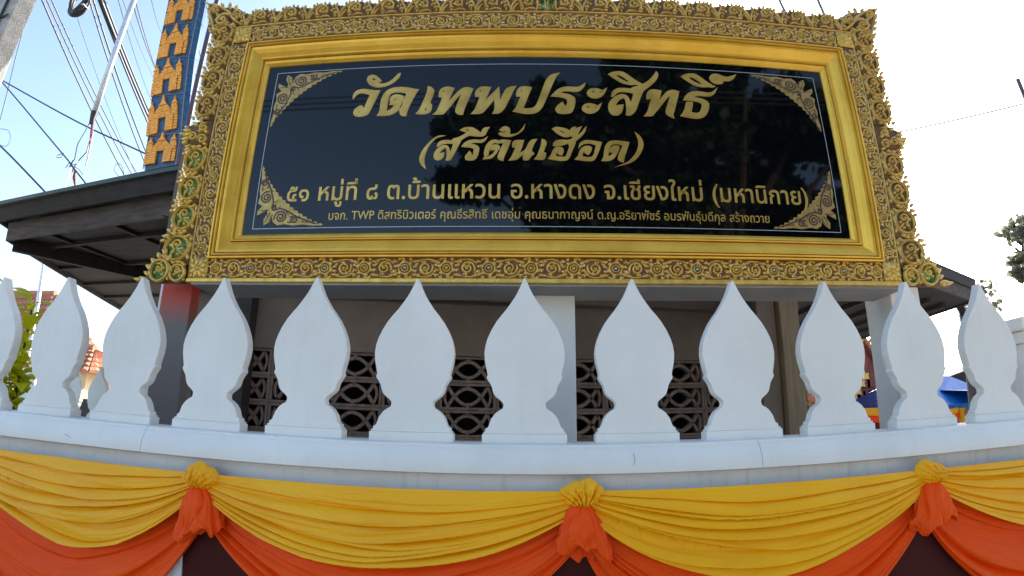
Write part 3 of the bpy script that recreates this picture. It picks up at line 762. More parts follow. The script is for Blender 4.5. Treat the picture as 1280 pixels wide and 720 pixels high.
def motif_flower(center='gold'):
    mb = MB()
    mb.bead([(.034 * cos(2 * pi * k / 16), .034 * sin(2 * pi * k / 16)) for k in range(17)], .0060, .012)
    mb.bead([(.019 * cos(2 * pi * k / 12), .019 * sin(2 * pi * k / 12)) for k in range(13)], .0048, .015)
    for k in range(6):
        a = 2 * pi * k / 6 + .3
        mb.dome(.040 * cos(a), .040 * sin(a), .0125, .012, 0, 7, 2)
    mb.dome(0, 0, .012, .018, 0, 10, 3, 1)
    for (x, z, a, c, L_) in ((-.042, .034, 2.4, 1.3, .036), (.042, .034, .7, -1.3, .036), (-.042, -.034, -2.4, -1.3, .036), (.042, -.034, -.7, 1.3, .036),
                             (-.040, .044, 1.2, -1.2, .026), (.040, .044, 1.9, 1.2, .026), (-.040, -.044, -1.2, 1.2, .026), (.040, -.044, -1.9, -1.2, .026), (-.058, .010, 1.9, .8, .030), (.058, -.010, -1.2, .8, .030), (0, .050, .2, .4, .024), (0, -.052, 3.0, .4, .024)):
        mb.leaf(x, z, a, L_, .0085, .012, 0, c)
    for (x, z) in ((-.056, -.016), (.054, .014), (-.030, .046), (.026, -.046)): mb.dome(x, z, .0062, .010, 0, 6, 2, 2)
    return mb
def motif_scroll(flip):
    mb = MB()
    f = -1 if flip else 1
    mb.bead([(x, f * z) for x, z in spiral(0, 0, .043, .006, radians(210), -1.75, 26)], [.0050 + .0022 * (1 - k / 26) for k in range(27)], .013)
    mb.bead([(-.060, -f * .030), (-.045, -f * .045), (-.02, -f * .050), (.02, -f * .048), (.05, -f * .035)], [.003, .006, .006, .005, .002], .011)
    mb.bead([(-.050, f * .020), (-.030, f * .044), (0, f * .052), (.035, f * .048), (.060, f * .036)], [.003, .006, .006, .005, .002], .011)
    for (x, z, a, c) in ((.048, .012, .9, -1.5), (.047, -.006, -.7, 1.5), (-.052, .004, 2.2, 1.2), (-.048, -.012, -2.4, -1.4), (.028, .034, .3, .9), (.050, .030, 1.0, -.9), (.052, -.030, -.9, .9), (-.046, .030, 2.6, -1.0), (-.056, -.030, 2.9, .8), (-.030, -.040, 3.4, -.9), (.030, -.042, -.2, .9), (-.012, .018, .8, 1.6), (.012, -.020, 3.8, 1.6), (.020, .006, 1.3, 1.2)):
        mb.leaf(x, f * z, f * a, .028, .008, .011, 0, f * c)
    mb.dome(0, 0, .008, .015, 0, 8, 3, 0)
    for (x, z) in ((.056, .016), (-.055, -.020), (.020, -.034), (-.040, .034)): mb.dome(x, f * z, .0065, .011, 0, 6, 2, 2)
    return mb
MAT3 = [M['carve'], M['carve'], M['mirror']]
MAT3B = [M['carve_bottom'], M['carve_bottom'], M['mirror']]
fl_me = motif_flower().mesh('carved_flower', MAT3, True)
s1_me = motif_scroll(False).mesh('carved_scroll', MAT3, True)
s2_me = motif_scroll(True).mesh('carved_scroll', MAT3, True)
flb_me = motif_flower().mesh('carved_flower', MAT3B, True)
flg_me = motif_flower().mesh('carved_flower', [M['carve_bottom'], M['mirror_blue'], M['mirror']], True)
s1b_me = motif_scroll(False).mesh('carved_scroll', MAT3B, True)
s2b_me = motif_scroll(True).mesh('carved_scroll', MAT3B, True)
def place_motif(me, u, v, rot=0, mir=1, sc=1):
    o = bpy.data.objects.new(me.name.split('.')[0], me); COL.objects.link(o); o.parent = sign
    o.location = (u, .004, v); o.rotation_euler = (0, rot, 0); o.scale = (mir * sc, 1, sc)
    return o
def motif_run(p0, p1, n, bright=False, rot=0):
    for k in range(n):
        t = (k + .5) / n
        u = p0[0] + (p1[0] - p0[0]) * t; v = p0[1] + (p1[1] - p0[1]) * t
        mir = 1 if t > .5 else -1
        kk = k if t < .5 else n - 1 - k
        j = kk % 4
        if bright: me = [flb_me, s1b_me, flg_me, s2b_me][j]
        else: me = [fl_me, s1_me, fl_me, s2_me][j]
        place_motif(me, u, v, rot, mir, 1)
tv = .5 * (fv1 + .014 + V1 - .010)
bv = .5 * (V0 + .016 + fv0)
motif_run((fu0, tv), (fu1, tv), 35)
motif_run((fu0, bv), (fu1, bv), 35, True)
lu = .5 * (U0 + .012 + fu0); ru = .5 * (fu1 + U1 - .012)
motif_run((lu, fv0 + .01), (lu, fv1 - .01), 13, False, pi / 2)
motif_run((ru, fv0 + .01), (ru, fv1 - .01), 13, False, pi / 2)
# corner rosettes
def corner_rosette():
    mb = MB()
    mb.box(-.062, .062, -.008, -.0005, -.062, .062)
    for k in range(8):
        a = 2 * pi * k / 8 + pi / 8
        mb.leaf(.014 * cos(a), .014 * sin(a), a, .050, .017, .014, -.008)
    mb.dome(0, 0, .018, .020, -.008, 10, 3)
    for a in (.785, 2.356, 3.927, 5.498): mb.leaf(.050 * cos(a), .050 * sin(a), a, .030, .012, .010, -.008)
    return mb
cr_me = corner_rosette().mesh('corner_rosette', M['carve_bottom'], True)
for (u, v) in ((lu, tv), (ru, tv), (lu, bv), (ru, bv)): put('corner_rosette', cr_me, sign, (u, -.001, v))

# ---- openwork crest
def crest_top_unit(P=.2145, H=.122):
    mb = MB()
    mb.add(*[[(0, .002, 0), (P, .002, 0), (P, .002, H * .80), (P * .86, .002, H * .94), (P * .66, .002, H * .97), (P * .42, .002, H * .90), (P * .30, .002, H * .72), (P * .10, .002, H * .86), (0, .002, H * .82),
               (0, .024, 0), (P, .024, 0), (P, .024, H * .80), (P * .86, .024, H * .94), (P * .66, .024, H * .97), (P * .42, .024, H * .90), (P * .30, .024, H * .72), (P * .10, .024, H * .86), (0, .024, H * .82)],
              [tuple(range(9)), tuple(range(17, 8, -1))] + [(i, i + 9, (i + 1) % 9 + 9, (i + 1) % 9) for i in range(9)]], mi=1)
    b = lambda pts, w, h=.020: mb.bead(pts, w, h, .004)
    b(spiral(.150, .068, .048, .010, radians(232), -1.35, 26), [.0085 - .0030 * k / 26 for k in range(27)])
    b([(.048, 0), (.052, .030), (.064, .058), (.084, .083), (.108, .102), (.138, .116)], [.010, .009, .008, .007, .006, .004])
    b([(.060, 0), (.068, .026), (.084, .046), (.098, .052)], [.007, .006, .005, .003])
    b([(.044, .02), (.036, .055), (.018, .085), (.004, .108)], [.007, .008, .008, .003])
    b([(.205, .006), (.188, .020), (.160, .020), (.132, .008)], [.004, .006, .006, .004], .016)
    for (x, z, a, L, w, c) in ((.030, .085, 2.4, .034, .010, -.8), (.020, .062, 2.7, .028, .009, -.6), (.022, .098, 1.2, .024, .009, .9), (.034, .035, 2.2, .030, .009, .9), (.012, .028, 1.9, .030, .009, -.8),
                               (.020, .006, 1.2, .030, .008, .6), (.080, .098, 1.6, .024, .009, -.6), (.100, .112, 1.2, .020, .008, .6), (.150, .070, 1.0, .030, .010, 1.2), (.140, .060, 3.4, .026, .009, -1.0), (.160, .055, -.6, .026, .009, 1.0),
                               (.202, .050, .9, .028, .009, .8), (.206, .082, 1.6, .028, .009, -.8), (.100, .030, .8, .030, .010, -.8), (.106, .012, .2, .026, .008, .6), (.180, .108, 1.0, .022, .009, .7), (.150, .118, .9, .018, .008, .5)):
        mb.leaf(x, z, a, L, w, .019, .004, c)
    for x, z in ((.100, .075), (.060, .085), (.150, .068)): mb.dome(x, z, .009, .020, .004, 8, 2)
    return mb
ct_me = crest_top_unit().mesh('crest_scroll', [M['carve'], M['backing']], True)
def crest(me, u, v, rot=0, mir=1, sx=1, sz=1, name='crest_scroll'):
    o = bpy.data.objects.new(name, me); COL.objects.link(o); o.parent = sign
    o.location = (u, 0, v); o.rotation_euler = (0, rot, 0); o.scale = (mir * sx, 1, sz)
    return o
NT_ = 9
Pw = (UC - .055 - (U0 + .015)) / NT_
for k in range(NT_):
    crest(ct_me, U0 + .015 + k * Pw, V1 + .001, 0, 1, Pw / .2145, 1.12 + .03 * (rndf(k) - .5))
    crest(ct_me, U1 - .015 - k * Pw, V1 + .001, 0, -1, Pw / .2145, 1.12 + .03 * (rndf(k, 5) - .5))
# centre ornament with green glass
m = MB()
m.prism([(-.066, 0), (.066, 0), (.066, .11), (.03, .165), (0, .20), (-.03, .165), (-.066, .11)], .002, .024, 1)
m.prism([(-.044, .014), (.044, .014), (.044, .075), (0, .115), (-.044, .075)], -.001, .0015, 2)
for f in (1, -1):
    T = lambda pts: [(f * x, z) for x, z in pts]
    m.bead(T([(.006, 0), (.007, .05), (.012, .09), (.026, .115), (.040, .104), (.036, .092)]), [.006, .006, .006, .006, .005, .004], .02, 0)
    m.bead(T(spiral(.045, .028, .022, .004, radians(120), -1.3, 16)), .0045, .016, 0)
    m.bead(T([(.064, 0), (.058, .05), (.062, .09), (.046, .13), (.02, .165), (.003, .21)]), [.006, .006, .007, .007, .006, .002], .018, 0)
    for q in ((.052, .06, 1.4, .03, .010), (.03, .14, 1.0, .03, .010), (.012, .17, 1.2, .03, .008)):
        mm = MB(); mm.leaf(q[0], q[1], q[2], q[3], q[4], .016); m.add([(f * a, b_, c) for a, b_, c in mm.v], mm.f, 0)
put('crest_centre', m.mesh('crest_centre', [M['carve'], M['backing'], M['green_glass']], True), sign, (UC, 0, V1 + .001))

def side_unit(r=.074, glass=True):
    """round scroll with a leaf below it; x points outward from the frame, z up; height .205"""
    mb = MB()
    cx, cz = .092, .105
    mb.prism([(0, 0), (.055, 0), (.10, .008), (.15, .030), (.165, .055), (.178, .09), (.176, .13), (.155, .165), (.12, .185), (.06, .19), (.0, .205)], .004, .024, 1)
    mb.prism([(cx + (r - .006) * cos(2 * pi * k / 18), cz + (r - .006) * sin(2 * pi * k / 18)) for k in range(18)], .0005, .0038, 2)
    mb.bead([(cx + r * cos(2 * pi * k / 26 + 1.0), cz + r * sin(2 * pi * k / 26 + 1.0)) for k in range(27)], .0095, .020, .003)
    mb.bead([(cx + r * .98 * cos(2 * pi * k / 26 + 1.0), cz + r * .98 * sin(2 * pi * k / 26 + 1.0)) for k in range(27)], .0032, .027, .003)
    mb.bead(spiral(cx - .004, cz + .024, .036, .010, radians(-70), 1.15, 18), [.0085 - .002 * k / 18 for k in range(19)], .020, .003)
    mb.bead([(cx - .012, cz - .012), (cx - .030, cz - .030), (cx - .052, cz - .046)], [.008, .008, .005], .018, .003)
    mb.bead([(cx + .010, cz - .010), (cx + .026, cz - .030), (cx + .030, cz - .058)], [.008, .008, .005], .018, .003)
    for (x, z) in ((cx - .034, cz - .004), (cx + .022, cz - .022), (cx + .006, cz + .024), (cx + .04, cz + .018), (cx - .012, cz - .040)): mb.dome(x, z, .0125, .018, .003, 8, 2)
    for (x, z, a, L, w, c) in ((.020, .190, -.9, .055, .014, .9), (.03, .175, -.3, .045, .013, .9), (.012, .03, 1.3, .05, .012, -.5), (.010, .10, 1.5, .05, .009, 0), (.05, .015, -.2, .045, .013, .8), (.085, .010, .0, .045, .013, .9), (.12, .022, .3, .050, .014, .9),
                               (.150, .040, .5, .040, .013, .6), (.165, .075, 1.2, .03, .010, -.5), (.010, .145, 1.2, .04, .010, .7), (.15, .165, .8, .03, .011, .8), (.11, .185, .5, .03, .010, .8),
                               (.150, .190, -.5, .05, .014, .7), (.10, .200, -.3, .05, .014, .7), (.165, .010, .9, .045, .013, -.6), (.172, .150, .5, .035, .013, -.7), (.130, .005, .7, .05, .012, .5), (.06, .198, .2, .05, .012, -.5)):
        mb.leaf(x, z, a, L, w, .019, .003, c)
    return mb
su_g = side_unit().mesh('side_scroll', [M['carve_bottom'], M['backing'], M['green_glass']], True)
su_d = side_unit().mesh('side_scroll', [M['carve'], M['backing'], M['backing']], True)
def leaf_cluster(pts_leaf, poly, mats):
    mb = MB()
    if poly: mb.prism(poly, .004, .022, 1)
    for (x, z, a, L, w, c) in pts_leaf: mb.leaf(x, z, a, L, w, .022, .003, c)
    return mb
for side in (-1, 1):
    ub = U0 if side < 0 else U1
    bk = MB(); bk.prism([(0, .05), (.20, .05), (.160, .25), (.128, .5), (.128, 1.74), (.14, 1.80), (0, 1.82)], .0245, .034, 0)
    crest(bk.mesh('crest_back', M['backing'], False), ub, V0, 0, side, 1, 1, 'crest_back')
    for k in range(9):
        v = V0 + .10 + k * .195
        if k in (4,): continue
        me = su_g if (side < 0 and k < 5) else su_d
        wsc = [1.18, 1.02, .96, .96, 1, .94, .94, .96, 1.0][k]
        crest(me, ub + side * .001, v, 0, side, wsc, 1.0, 'side_scroll')
    # bulging leaf cluster half way up
    v = V0 + .10 + 4 * .195
    mb = MB()
    mb.prism([(0, 0), (.16, 0), (.20, .05), (.255, .115), (.21, .125), (.19, .17), (.12, .20), (0, .20)], .004, .022, 1)
    mb.bead(spiral(.065, .055, .040, .008, 0, 1.4, 18), .008, .02, .003)
    mb.bead(spiral(.070, .145, .036, .008, 2, -1.4, 18), .008, .02, .003)
    mb.bead(spiral(.140, .080, .034, .008, 1, 1.2, 16), .008, .02, .003)
    for q in ((.15, .10, .05, .09, .018, .1), (.16, .125, .4, .07, .016, -.3), (.16, .075, -.3, .07, .016, .5), (.12, .16, .9, .06, .016, -.5), (.10, .18, 1.3, .04, .013, .4), (.17, .04, -.2, .05, .014, .6), (.14, .015, -.4, .05, .013, .6), (.20, .11, .05, .055, .012, 0), (.03, .10, .5, .05, .013, .5), (.02, .01, .3, .05, .012, .5), (.10, .11, 1.9, .04, .012, .5), (.19, .15, .7, .04, .012, -.4)):
        mb.leaf(*q[:5], .022, .003, q[5])
    crest(mb.mesh('leaf_cluster', [M['carve_bottom'] if side < 0 else M['carve'], M['backing']], True), ub + side * .001, v, 0, side, 1, .95, 'leaf_cluster')
    # flared foot
    mb = MB()
    mb.prism([(0, -.012), (.395, -.012), (.34, .03), (.29, .045), (.26, .10), (.23, .12), (.20, .17), (.17, .19), (.0, .10)], .0265, .034, 1)
    for (cx, cz, r) in ((.205, .062, .066), (.070, .046, .050)):
        mb.prism([(cx + (r - .005) * cos(2 * pi * k / 18), cz + (r - .005) * sin(2 * pi * k / 18)) for k in range(18)], -.0095, .0265, 2)
        mb.bead([(cx + r * cos(2 * pi * k / 26), cz + r * sin(2 * pi * k / 26)) for k in range(27)], .0095, .024, -.006)
        mb.bead(spiral(cx, cz + .012, r * .5, .006, 1, 1.3, 18), .0075, .018, -.010)
        for q in ((-.4, -.4), (.4, -.2), (0, .1), (-.5, .2)): mb.dome(cx + q[0] * r, cz + q[1] * r, .011, .016, -.010, 8, 2)
    for q in ((.285, .0, .15, .07, .015, .4), (.33, .0, .3, .065, .013, -.2), (.28, .03, .8, .05, .015, -.4), (.275, .07, .9, .05, .016, -.5), (.25, .105, 1.1, .05, .016, -.5), (.215, .135, 1.2, .05, .016, -.4), (.185, .16, 1.4, .05, .015, .4), (.15, .12, 1.6, .05, .014, .4),
              (.13, .0, .9, .04, .012, .4), (.135, .06, 1.4, .05, .012, 0), (.02, .09, .4, .05, .012, .5), (.01, .0, .3, .04, .010, .5), (.30, -.002, 0, .05, .010, 0)):
        mb.leaf(*q[:5], .022, -.004, q[5])
    crest(mb.mesh('flared_foot', [M['carve_bottom'], M['backing'], M['green_glass']], True), ub + side * .001, V0, 0, side, 1, 1, 'flared_foot')
    # flame-like upper corner
    mb = MB()
    mb.prism([(-.10, -.01), (.01, -.12), (.16, -.14), (.19, -.06), (.20, .0), (.235, .05), (.262, .12), (.300, .235), (.23, .225), (.17, .20), (.10, .195), (.03, .17), (-.02, .13), (-.10, .10)], .0245, .034, 1)
    mb.bead(spiral(.12, .055, .060, .010, 2.6, -1.5, 24), [.011] * 25, .026, .002)
    mb.bead(spiral(.205, .155, .040, .008, -.8, 1.4, 20), [.009] * 21, .024, .002)
    mb.bead(spiral(.02, .095, .045, .008, -1, -1.4, 20), [.009] * 21, .024, .002)
    mb.bead([(-.03, 0), (.03, .05), (.08, .12), (.14, .165), (.20, .195), (.262, .215), (.305, .24)], [.010, .011, .011, .010, .009, .007, .003], .026, .002)
    mb.bead([(.10, -.05), (.17, -.02), (.20, .05), (.225, .10), (.25, .15), (.29, .20)], [.009, .010, .010, .009, .007, .003], .024, .002)
    for q in ((.14, .17, 1.2, .06, .015, -.4), (.09, .15, 1.6, .055, .015, -.5), (.04, .135, 1.5, .05, .014, .5), (.20, .19, .9, .06, .014, -.4), (.20, .03, .3, .05, .014, .6), (.22, .08, .5, .05, .014, .5), (.16, .10, .6, .05, .014, .5), (.17, -.04, -.1, .04, .012, .6), (.06, .0, .4, .05, .014, .5),
              (-.02, .05, 1.8, .05, .013, .5), (.24, .12, .9, .06, .012, .2), (.25, .19, .8, .055, .010, 0), (.13, -.07, .2, .05, .013, .5), (.19, -.02, .4, .04, .012, .5), (.08, .185, .8, .035, .012, .4)):
        mb.leaf(*q[:5], .024, .002, q[5])
    for q in ((.12, .055), (.205, .155), (.02, .095), (.17, .06), (.07, .09)): mb.dome(*q, .013, .026, .002, 8, 2)
    crest(mb.mesh('corner_flame', [M['carve'], M['backing']], True), ub + side * .002, V1 + .018, 0, side, 1, 1, 'corner_flame')
# side plank carrying the left crest
m = MB(); m.box(U0 - .235, U0 - .205, .036, .24, .02, .93); m.obj('side_plank', M['wood_brown'], sign)

# ---- white frame that carries the sign
stand = empty('sign_stand', (0, 2.75, 0), label='white concrete posts and beam carrying the big temple sign', cat='stand')
m = MB(); m.box(-1.93, 2.49, .012, .34, 2.372, 2.437 - .074); m.v = [(x, y, z) for x, y, z in m.v]
m = MB(); m.box(-1.93, 2.36, .008, .33, 2.352, 2.3655); m.obj('beam', M['soffit'], stand)
m = MB(); m.box(.098, .330, .20, .38, 0, 2.3515); m.obj('post', M['white'], stand, bevel=.006)
m = MB(); m.box(2.40, 2.63, .20, .48, 0, 2.62); m.obj('post', M['white'], stand, bevel=.006)
# post at the left, its colour running from grey brown up to red
redm = bpy.data.materials.new('grey_brown_to_red'); redm.use_nodes = True
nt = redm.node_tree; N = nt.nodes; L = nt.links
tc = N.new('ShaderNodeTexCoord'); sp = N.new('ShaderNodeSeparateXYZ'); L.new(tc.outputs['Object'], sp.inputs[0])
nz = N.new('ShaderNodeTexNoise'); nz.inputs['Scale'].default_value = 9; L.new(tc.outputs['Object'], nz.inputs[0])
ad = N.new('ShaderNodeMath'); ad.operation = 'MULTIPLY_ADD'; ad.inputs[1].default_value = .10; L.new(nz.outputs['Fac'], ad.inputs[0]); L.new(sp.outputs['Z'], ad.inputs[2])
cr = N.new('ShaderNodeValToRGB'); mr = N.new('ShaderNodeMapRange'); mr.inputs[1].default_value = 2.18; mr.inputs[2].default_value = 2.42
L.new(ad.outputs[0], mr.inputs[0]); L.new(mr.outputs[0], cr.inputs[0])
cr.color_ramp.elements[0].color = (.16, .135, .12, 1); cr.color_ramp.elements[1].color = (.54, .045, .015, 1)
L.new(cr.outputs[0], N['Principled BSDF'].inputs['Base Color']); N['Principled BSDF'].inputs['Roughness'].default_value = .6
rp = empty('red_topped_post', (-2.15, 3.05, 0), label='grey brown post with red top under the left end of the sign', cat='post')
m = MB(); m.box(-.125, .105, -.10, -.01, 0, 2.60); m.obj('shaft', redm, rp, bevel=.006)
m = MB(); m.box(-.200, -.165, -.02, .02, 1.9, 2.55); m.obj('side_batten', M['wall_white'], rp)

# ================================================================== HALL BEHIND THE SIGN
hall = empty('temple_hall', (0, 5.0, 0), radians(8), 'low brown temple hall with pierced vent blocks behind the sign', 'building')
bx0, bx1 = -3.30, 2.70
m = MB(); m.box(bx0, bx1, 0, .16, 2.262, 3.6); m.box(bx0, bx1, 0, .16, 0, .998)
m.obj('wall', M['plaster_brown'], hall)
m = MB(); m.box(bx1 - .16, bx1 - .001, .161, 4.0, 0, 3.6); m.box(bx0 + .001, bx0 + .16, .161, 4.0, 0, 3.6); m.box(bx0 + .161, bx1 - .161, 3.8, 4.0, 0, 3.6)
m.obj('rear_walls', M['plaster_brown'], hall)
BW, BH = .530, .2525
def vent_block():
    mb = MB()
    w, h = BW / 2, BH / 2
    t = .027
    mb.box(-w + .002, w - .002, 0, .11, -h + .0015, -h + t); mb.box(-w + .002, w - .002, 0, .11, h - t, h - .0015)
    mb.box(-w + .002, -w + t, .001, .109, -h + t, h - t); mb.box(w - t, w - .002, .001, .109, -h + t, h - t)
    def rib(pts, ww=.016):
        vs = []; fs = []
        n = len(pts)
        for i, (x, z) in enumerate(pts):
            x0, z0 = pts[max(i - 1, 0)]; x1, z1 = pts[min(i + 1, n - 1)]
            L_ = math.hypot(x1 - x0, z1 - z0); nx, nz = -(z1 - z0) / L_, (x1 - x0) / L_
            vs += [(x - nx * ww, .012, z - nz * ww), (x - nx * ww, .09, z - nz * ww), (x + nx * ww, .09, z + nz * ww), (x + nx * ww, .012, z + nz * ww)]
        for i in range(n - 1):
            for k in range(4):
                fs.append((i * 4 + k, i * 4 + (k + 1) % 4, i * 4 + 4 + (k + 1) % 4, i * 4 + 4 + k))
        mb.add(vs, fs)
    N_ = 12
    a = [(x, .60 * h - 4.9 * x * x) for x in [-.190 + .380 * k / N_ for k in range(N_ + 1)]]
    rib(a, .0155); rib([(x, -z) for x, z in a], .0155)
    for f in (1, -1):
        rib([(f * (.176 + .040 * (1 - (2 * k / 7 - 1) ** 2)), -(h - t) + 2 * (h - t) * k / 7) for k in range(8)], .013)
    mb.box(-.012, .012, .004, .03, h - t - .018, h - t); mb.box(-.012, .012, .004, .03, -h + t, -h + t + .018)
    return mb
vb = vent_block().mesh('vent_block', M['vent'])
for r in range(5):
    for c in range(-5, 6):
        x = -.455 + c * BW
        if x > bx1 - .27 or x < bx0 + .27: continue
        put('vent_block', vb, hall, (x, .02, 1.0 + (r + .5) * BH))
m = MB(); m.box(bx0, -.455 - 5.5 * BW, .0, .16, 1.0, 2.26) if bx0 < -.455 - 5.5 * BW else None
m.box(-.455 + 5.5 * BW + .0, bx1, .0, .16, .999, 2.261); m.obj('wall', M['plaster_brown'], hall)
m = MB(); m.box(bx0, 2.80, -.10, -.001, 2.775, 2.98); m.obj('wall_beam', M['soffit'] if False else M['plaster_brown'], hall)
m = MB(); m.box(2.35, 2.85, -.45, -.101, 2.70, 2.90); m.obj('beam_end', M['plaster_brown'], hall, bevel=.03)
# eaves and roof: outline measured at the right-hand corner, running back along the side
roof = bpy.data.objects.new('roof', None); COL.objects.link(roof); roof.parent = hall
roof.matrix_parent_inverse = Matrix.Rotation(radians(-8), 4, 'Z') @ Matrix.Translation((0, -5, 0))
def slab(poly, z0, z1, name, mt, parent, rise=None):
    n = len(poly)
    mb = MB(); mb.add([(x, y, z0) for x, y in poly] + [(x, y, z1) for x, y in poly],
                      [tuple(range(n)), tuple(range(2 * n - 1, n - 1, -1))] + [(i, i + n, (i + 1) % n + n, (i + 1) % n) for i in range(n)])
    return mb.obj(name, mt, parent)
RO = [(6.36, 6.08), (6.80, 12.5), (-3.2, 12.5), (-3.2, 4.1), (-1.2, 3.75), (1.6, 3.55)]
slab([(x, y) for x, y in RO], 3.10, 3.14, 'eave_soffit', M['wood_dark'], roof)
def board(p, q, z0, z1, off0, off1, th, mt, name, parent):
    """a fascia board between plan points p and q; off0/off1 push its foot and head outward"""
    d = Vector((q[0] - p[0], q[1] - p[1])); L_ = d.length; d.normalize(); nx, ny = d.y, -d.x
    mb = MB()
    vs = []
    for (px_, py_) in (p, q):
        vs += [(px_ + nx * off0, py_ + ny * off0, z0), (px_ + nx * off1, py_ + ny * off1, z1), (px_ + nx * (off1 - th), py_ + ny * (off1 - th), z1), (px_ + nx * (off0 - th), py_ + ny * (off0 - th), z0)]
    mb.add(vs, [(0, 1, 5, 4), (1, 2, 6, 5), (2, 3, 7, 6), (3, 0, 4, 7), (3, 2, 1, 0), (4, 5, 6, 7)])
    return mb.obj(name, mt, parent)
board((1.6, 3.55), (6.36, 6.08), 3.075, 3.245, .02, .04, .03, M['wood_grey'], 'fascia', roof)
board((1.6, 3.55), (6.36, 6.08), 3.235, 3.375, .075, .085, .03, M['wood_dark'], 'fascia', roof)
board((6.36, 6.08), (6.80, 12.5), 3.075, 3.30, .02, .04, .03, M['wood_dark'], 'fascia', roof)
for k in range(9):
    t = (k + .5) / 9
    x = 1.6 + 4.6 * t
    m = MB(); m.box(x - .03, x + .03, 3.75 + 2.5 * t + .1, 11.5, 3.035, 3.099); m.obj('rafter', M['wood_dark'], roof)
# hipped roof skin, kept low behind the sign
mb = MB()
rb = [(6.42, 6.0, 3.37), (6.9, 12.6, 3.37), (-3.3, 12.6, 3.37), (-3.3, 4.05, 3.37), (1.6, 3.46, 3.37)]
mb.add(rb + [(3.0, 8.6, 4.25), (-1.5, 8.6, 4.25)], [(4, 0, 5), (0, 1, 5), (1, 2, 6, 5), (2, 3, 6), (3, 4, 5, 6)])
mb.obj('roof_skin', M['teal'], roof)
# timber post at the end of the vent wall
tp = empty('timber_post', (2.50, 4.60, 0), radians(4), 'square brown timber post at the right end of the vent block wall', 'post')
m = MB(); m.box(-.10, .10, -.10, .10, 0, 3.06); m.obj('shaft', M['wood_brown'], tp, bevel=.008)
m = MB(); m.box(-.30, -.115, -.03, .05, 0, 3.06); m.obj('side_board', M['plaster_brown'], tp)

# ================================================================== OPEN PAVILION WITH DARK WOODEN EAVES, LEFT
pav = empty('wooden_pavilion', (0, 0, 0), 0, 'open pavilion with wide dark wooden eaves left of the sign', 'pavilion')
A = (-6.43, 5.0); Bp = (-7.95, 9.1); C = (-2.35, 4.24); D = (-2.9, 9.8)
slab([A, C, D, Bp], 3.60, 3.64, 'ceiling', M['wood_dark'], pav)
nd = (Vector(C) - Vector(A)).normalized(); sdv = (Vector(Bp) - Vector(A)).normalized()
board(A, C, 3.52, 3.755, 0, .015, .035, M['wood_grey'], 'fascia', pav)
board(A, C, 3.735, 3.90, .14, .20, .04, M['wood_dark'], 'fascia', pav)
board((A[0] - .2, A[1] + .03), C, 3.895, 3.935, .25, .26, .06, M['teal'], 'roof_edge', pav)
board(Bp, A, 3.52, 3.755, 0, .015, .035, M['wood_grey'], 'fascia', pav)
board(Bp, A, 3.735, 3.90, .14, .20, .04, M['wood_dark'], 'fascia', pav)
board(Bp, A, 3.895, 3.935, .25, .26, .06, M['teal'], 'roof_edge', pav)
# joists under the ceiling, parallel to the front
for k in range(5):
    t = .5 + k * .95
    p0 = Vector(A) + sdv * t + nd * .05
    p1 = Vector(C) + Vector((-.1, 1)).normalized() * t
    board((p0.x, p0.y), (p1.x, p1.y), 3.55, 3.598, 0, 0, .06, M['wood_dark'], 'joist', pav)
# hip rafter seen as a diagonal
hr0 = Vector(A) + nd * .1 + sdv * .1
board((hr0.x, hr0.y), (hr0.x + 2.6, hr0.y + 3.2), 3.42, 3.595, 0, 0, .09, M['wood_dark'], 'hip_rafter', pav)
for k in range(3):
    t = .8 + k * 1.2
    p = Vector(A) + nd * t
    board((p.x, p.y + .1), (p.x + .9, p.y + 4.6), 3.56, 3.598, 0, 0, .05, M['wood_dark'], 'rafter', pav)
mb = MB()
mb.add([(A[0] - .25, A[1] - .2, 3.94), (C[0], C[1] - .28, 3.94), (D[0], D[1], 3.94), (Bp[0] - .3, Bp[1], 3.94), (-4.6, 7.2, 4.35), (-3.2, 7.0, 4.35)], [(0, 1, 5, 4), (1, 2, 5), (2, 3, 4, 5), (3, 0, 4)])
mb.obj('roof', M['teal'], pav)
for (x, y) in ((-4.0, 5.45), (-3.9, 8.8), (-2.55, 4.6)):
    m = MB(); m.box(x - .08, x + .08, y - .08, y + .08, 0, 3.60); m.obj('post', M['wood_dark'], pav)

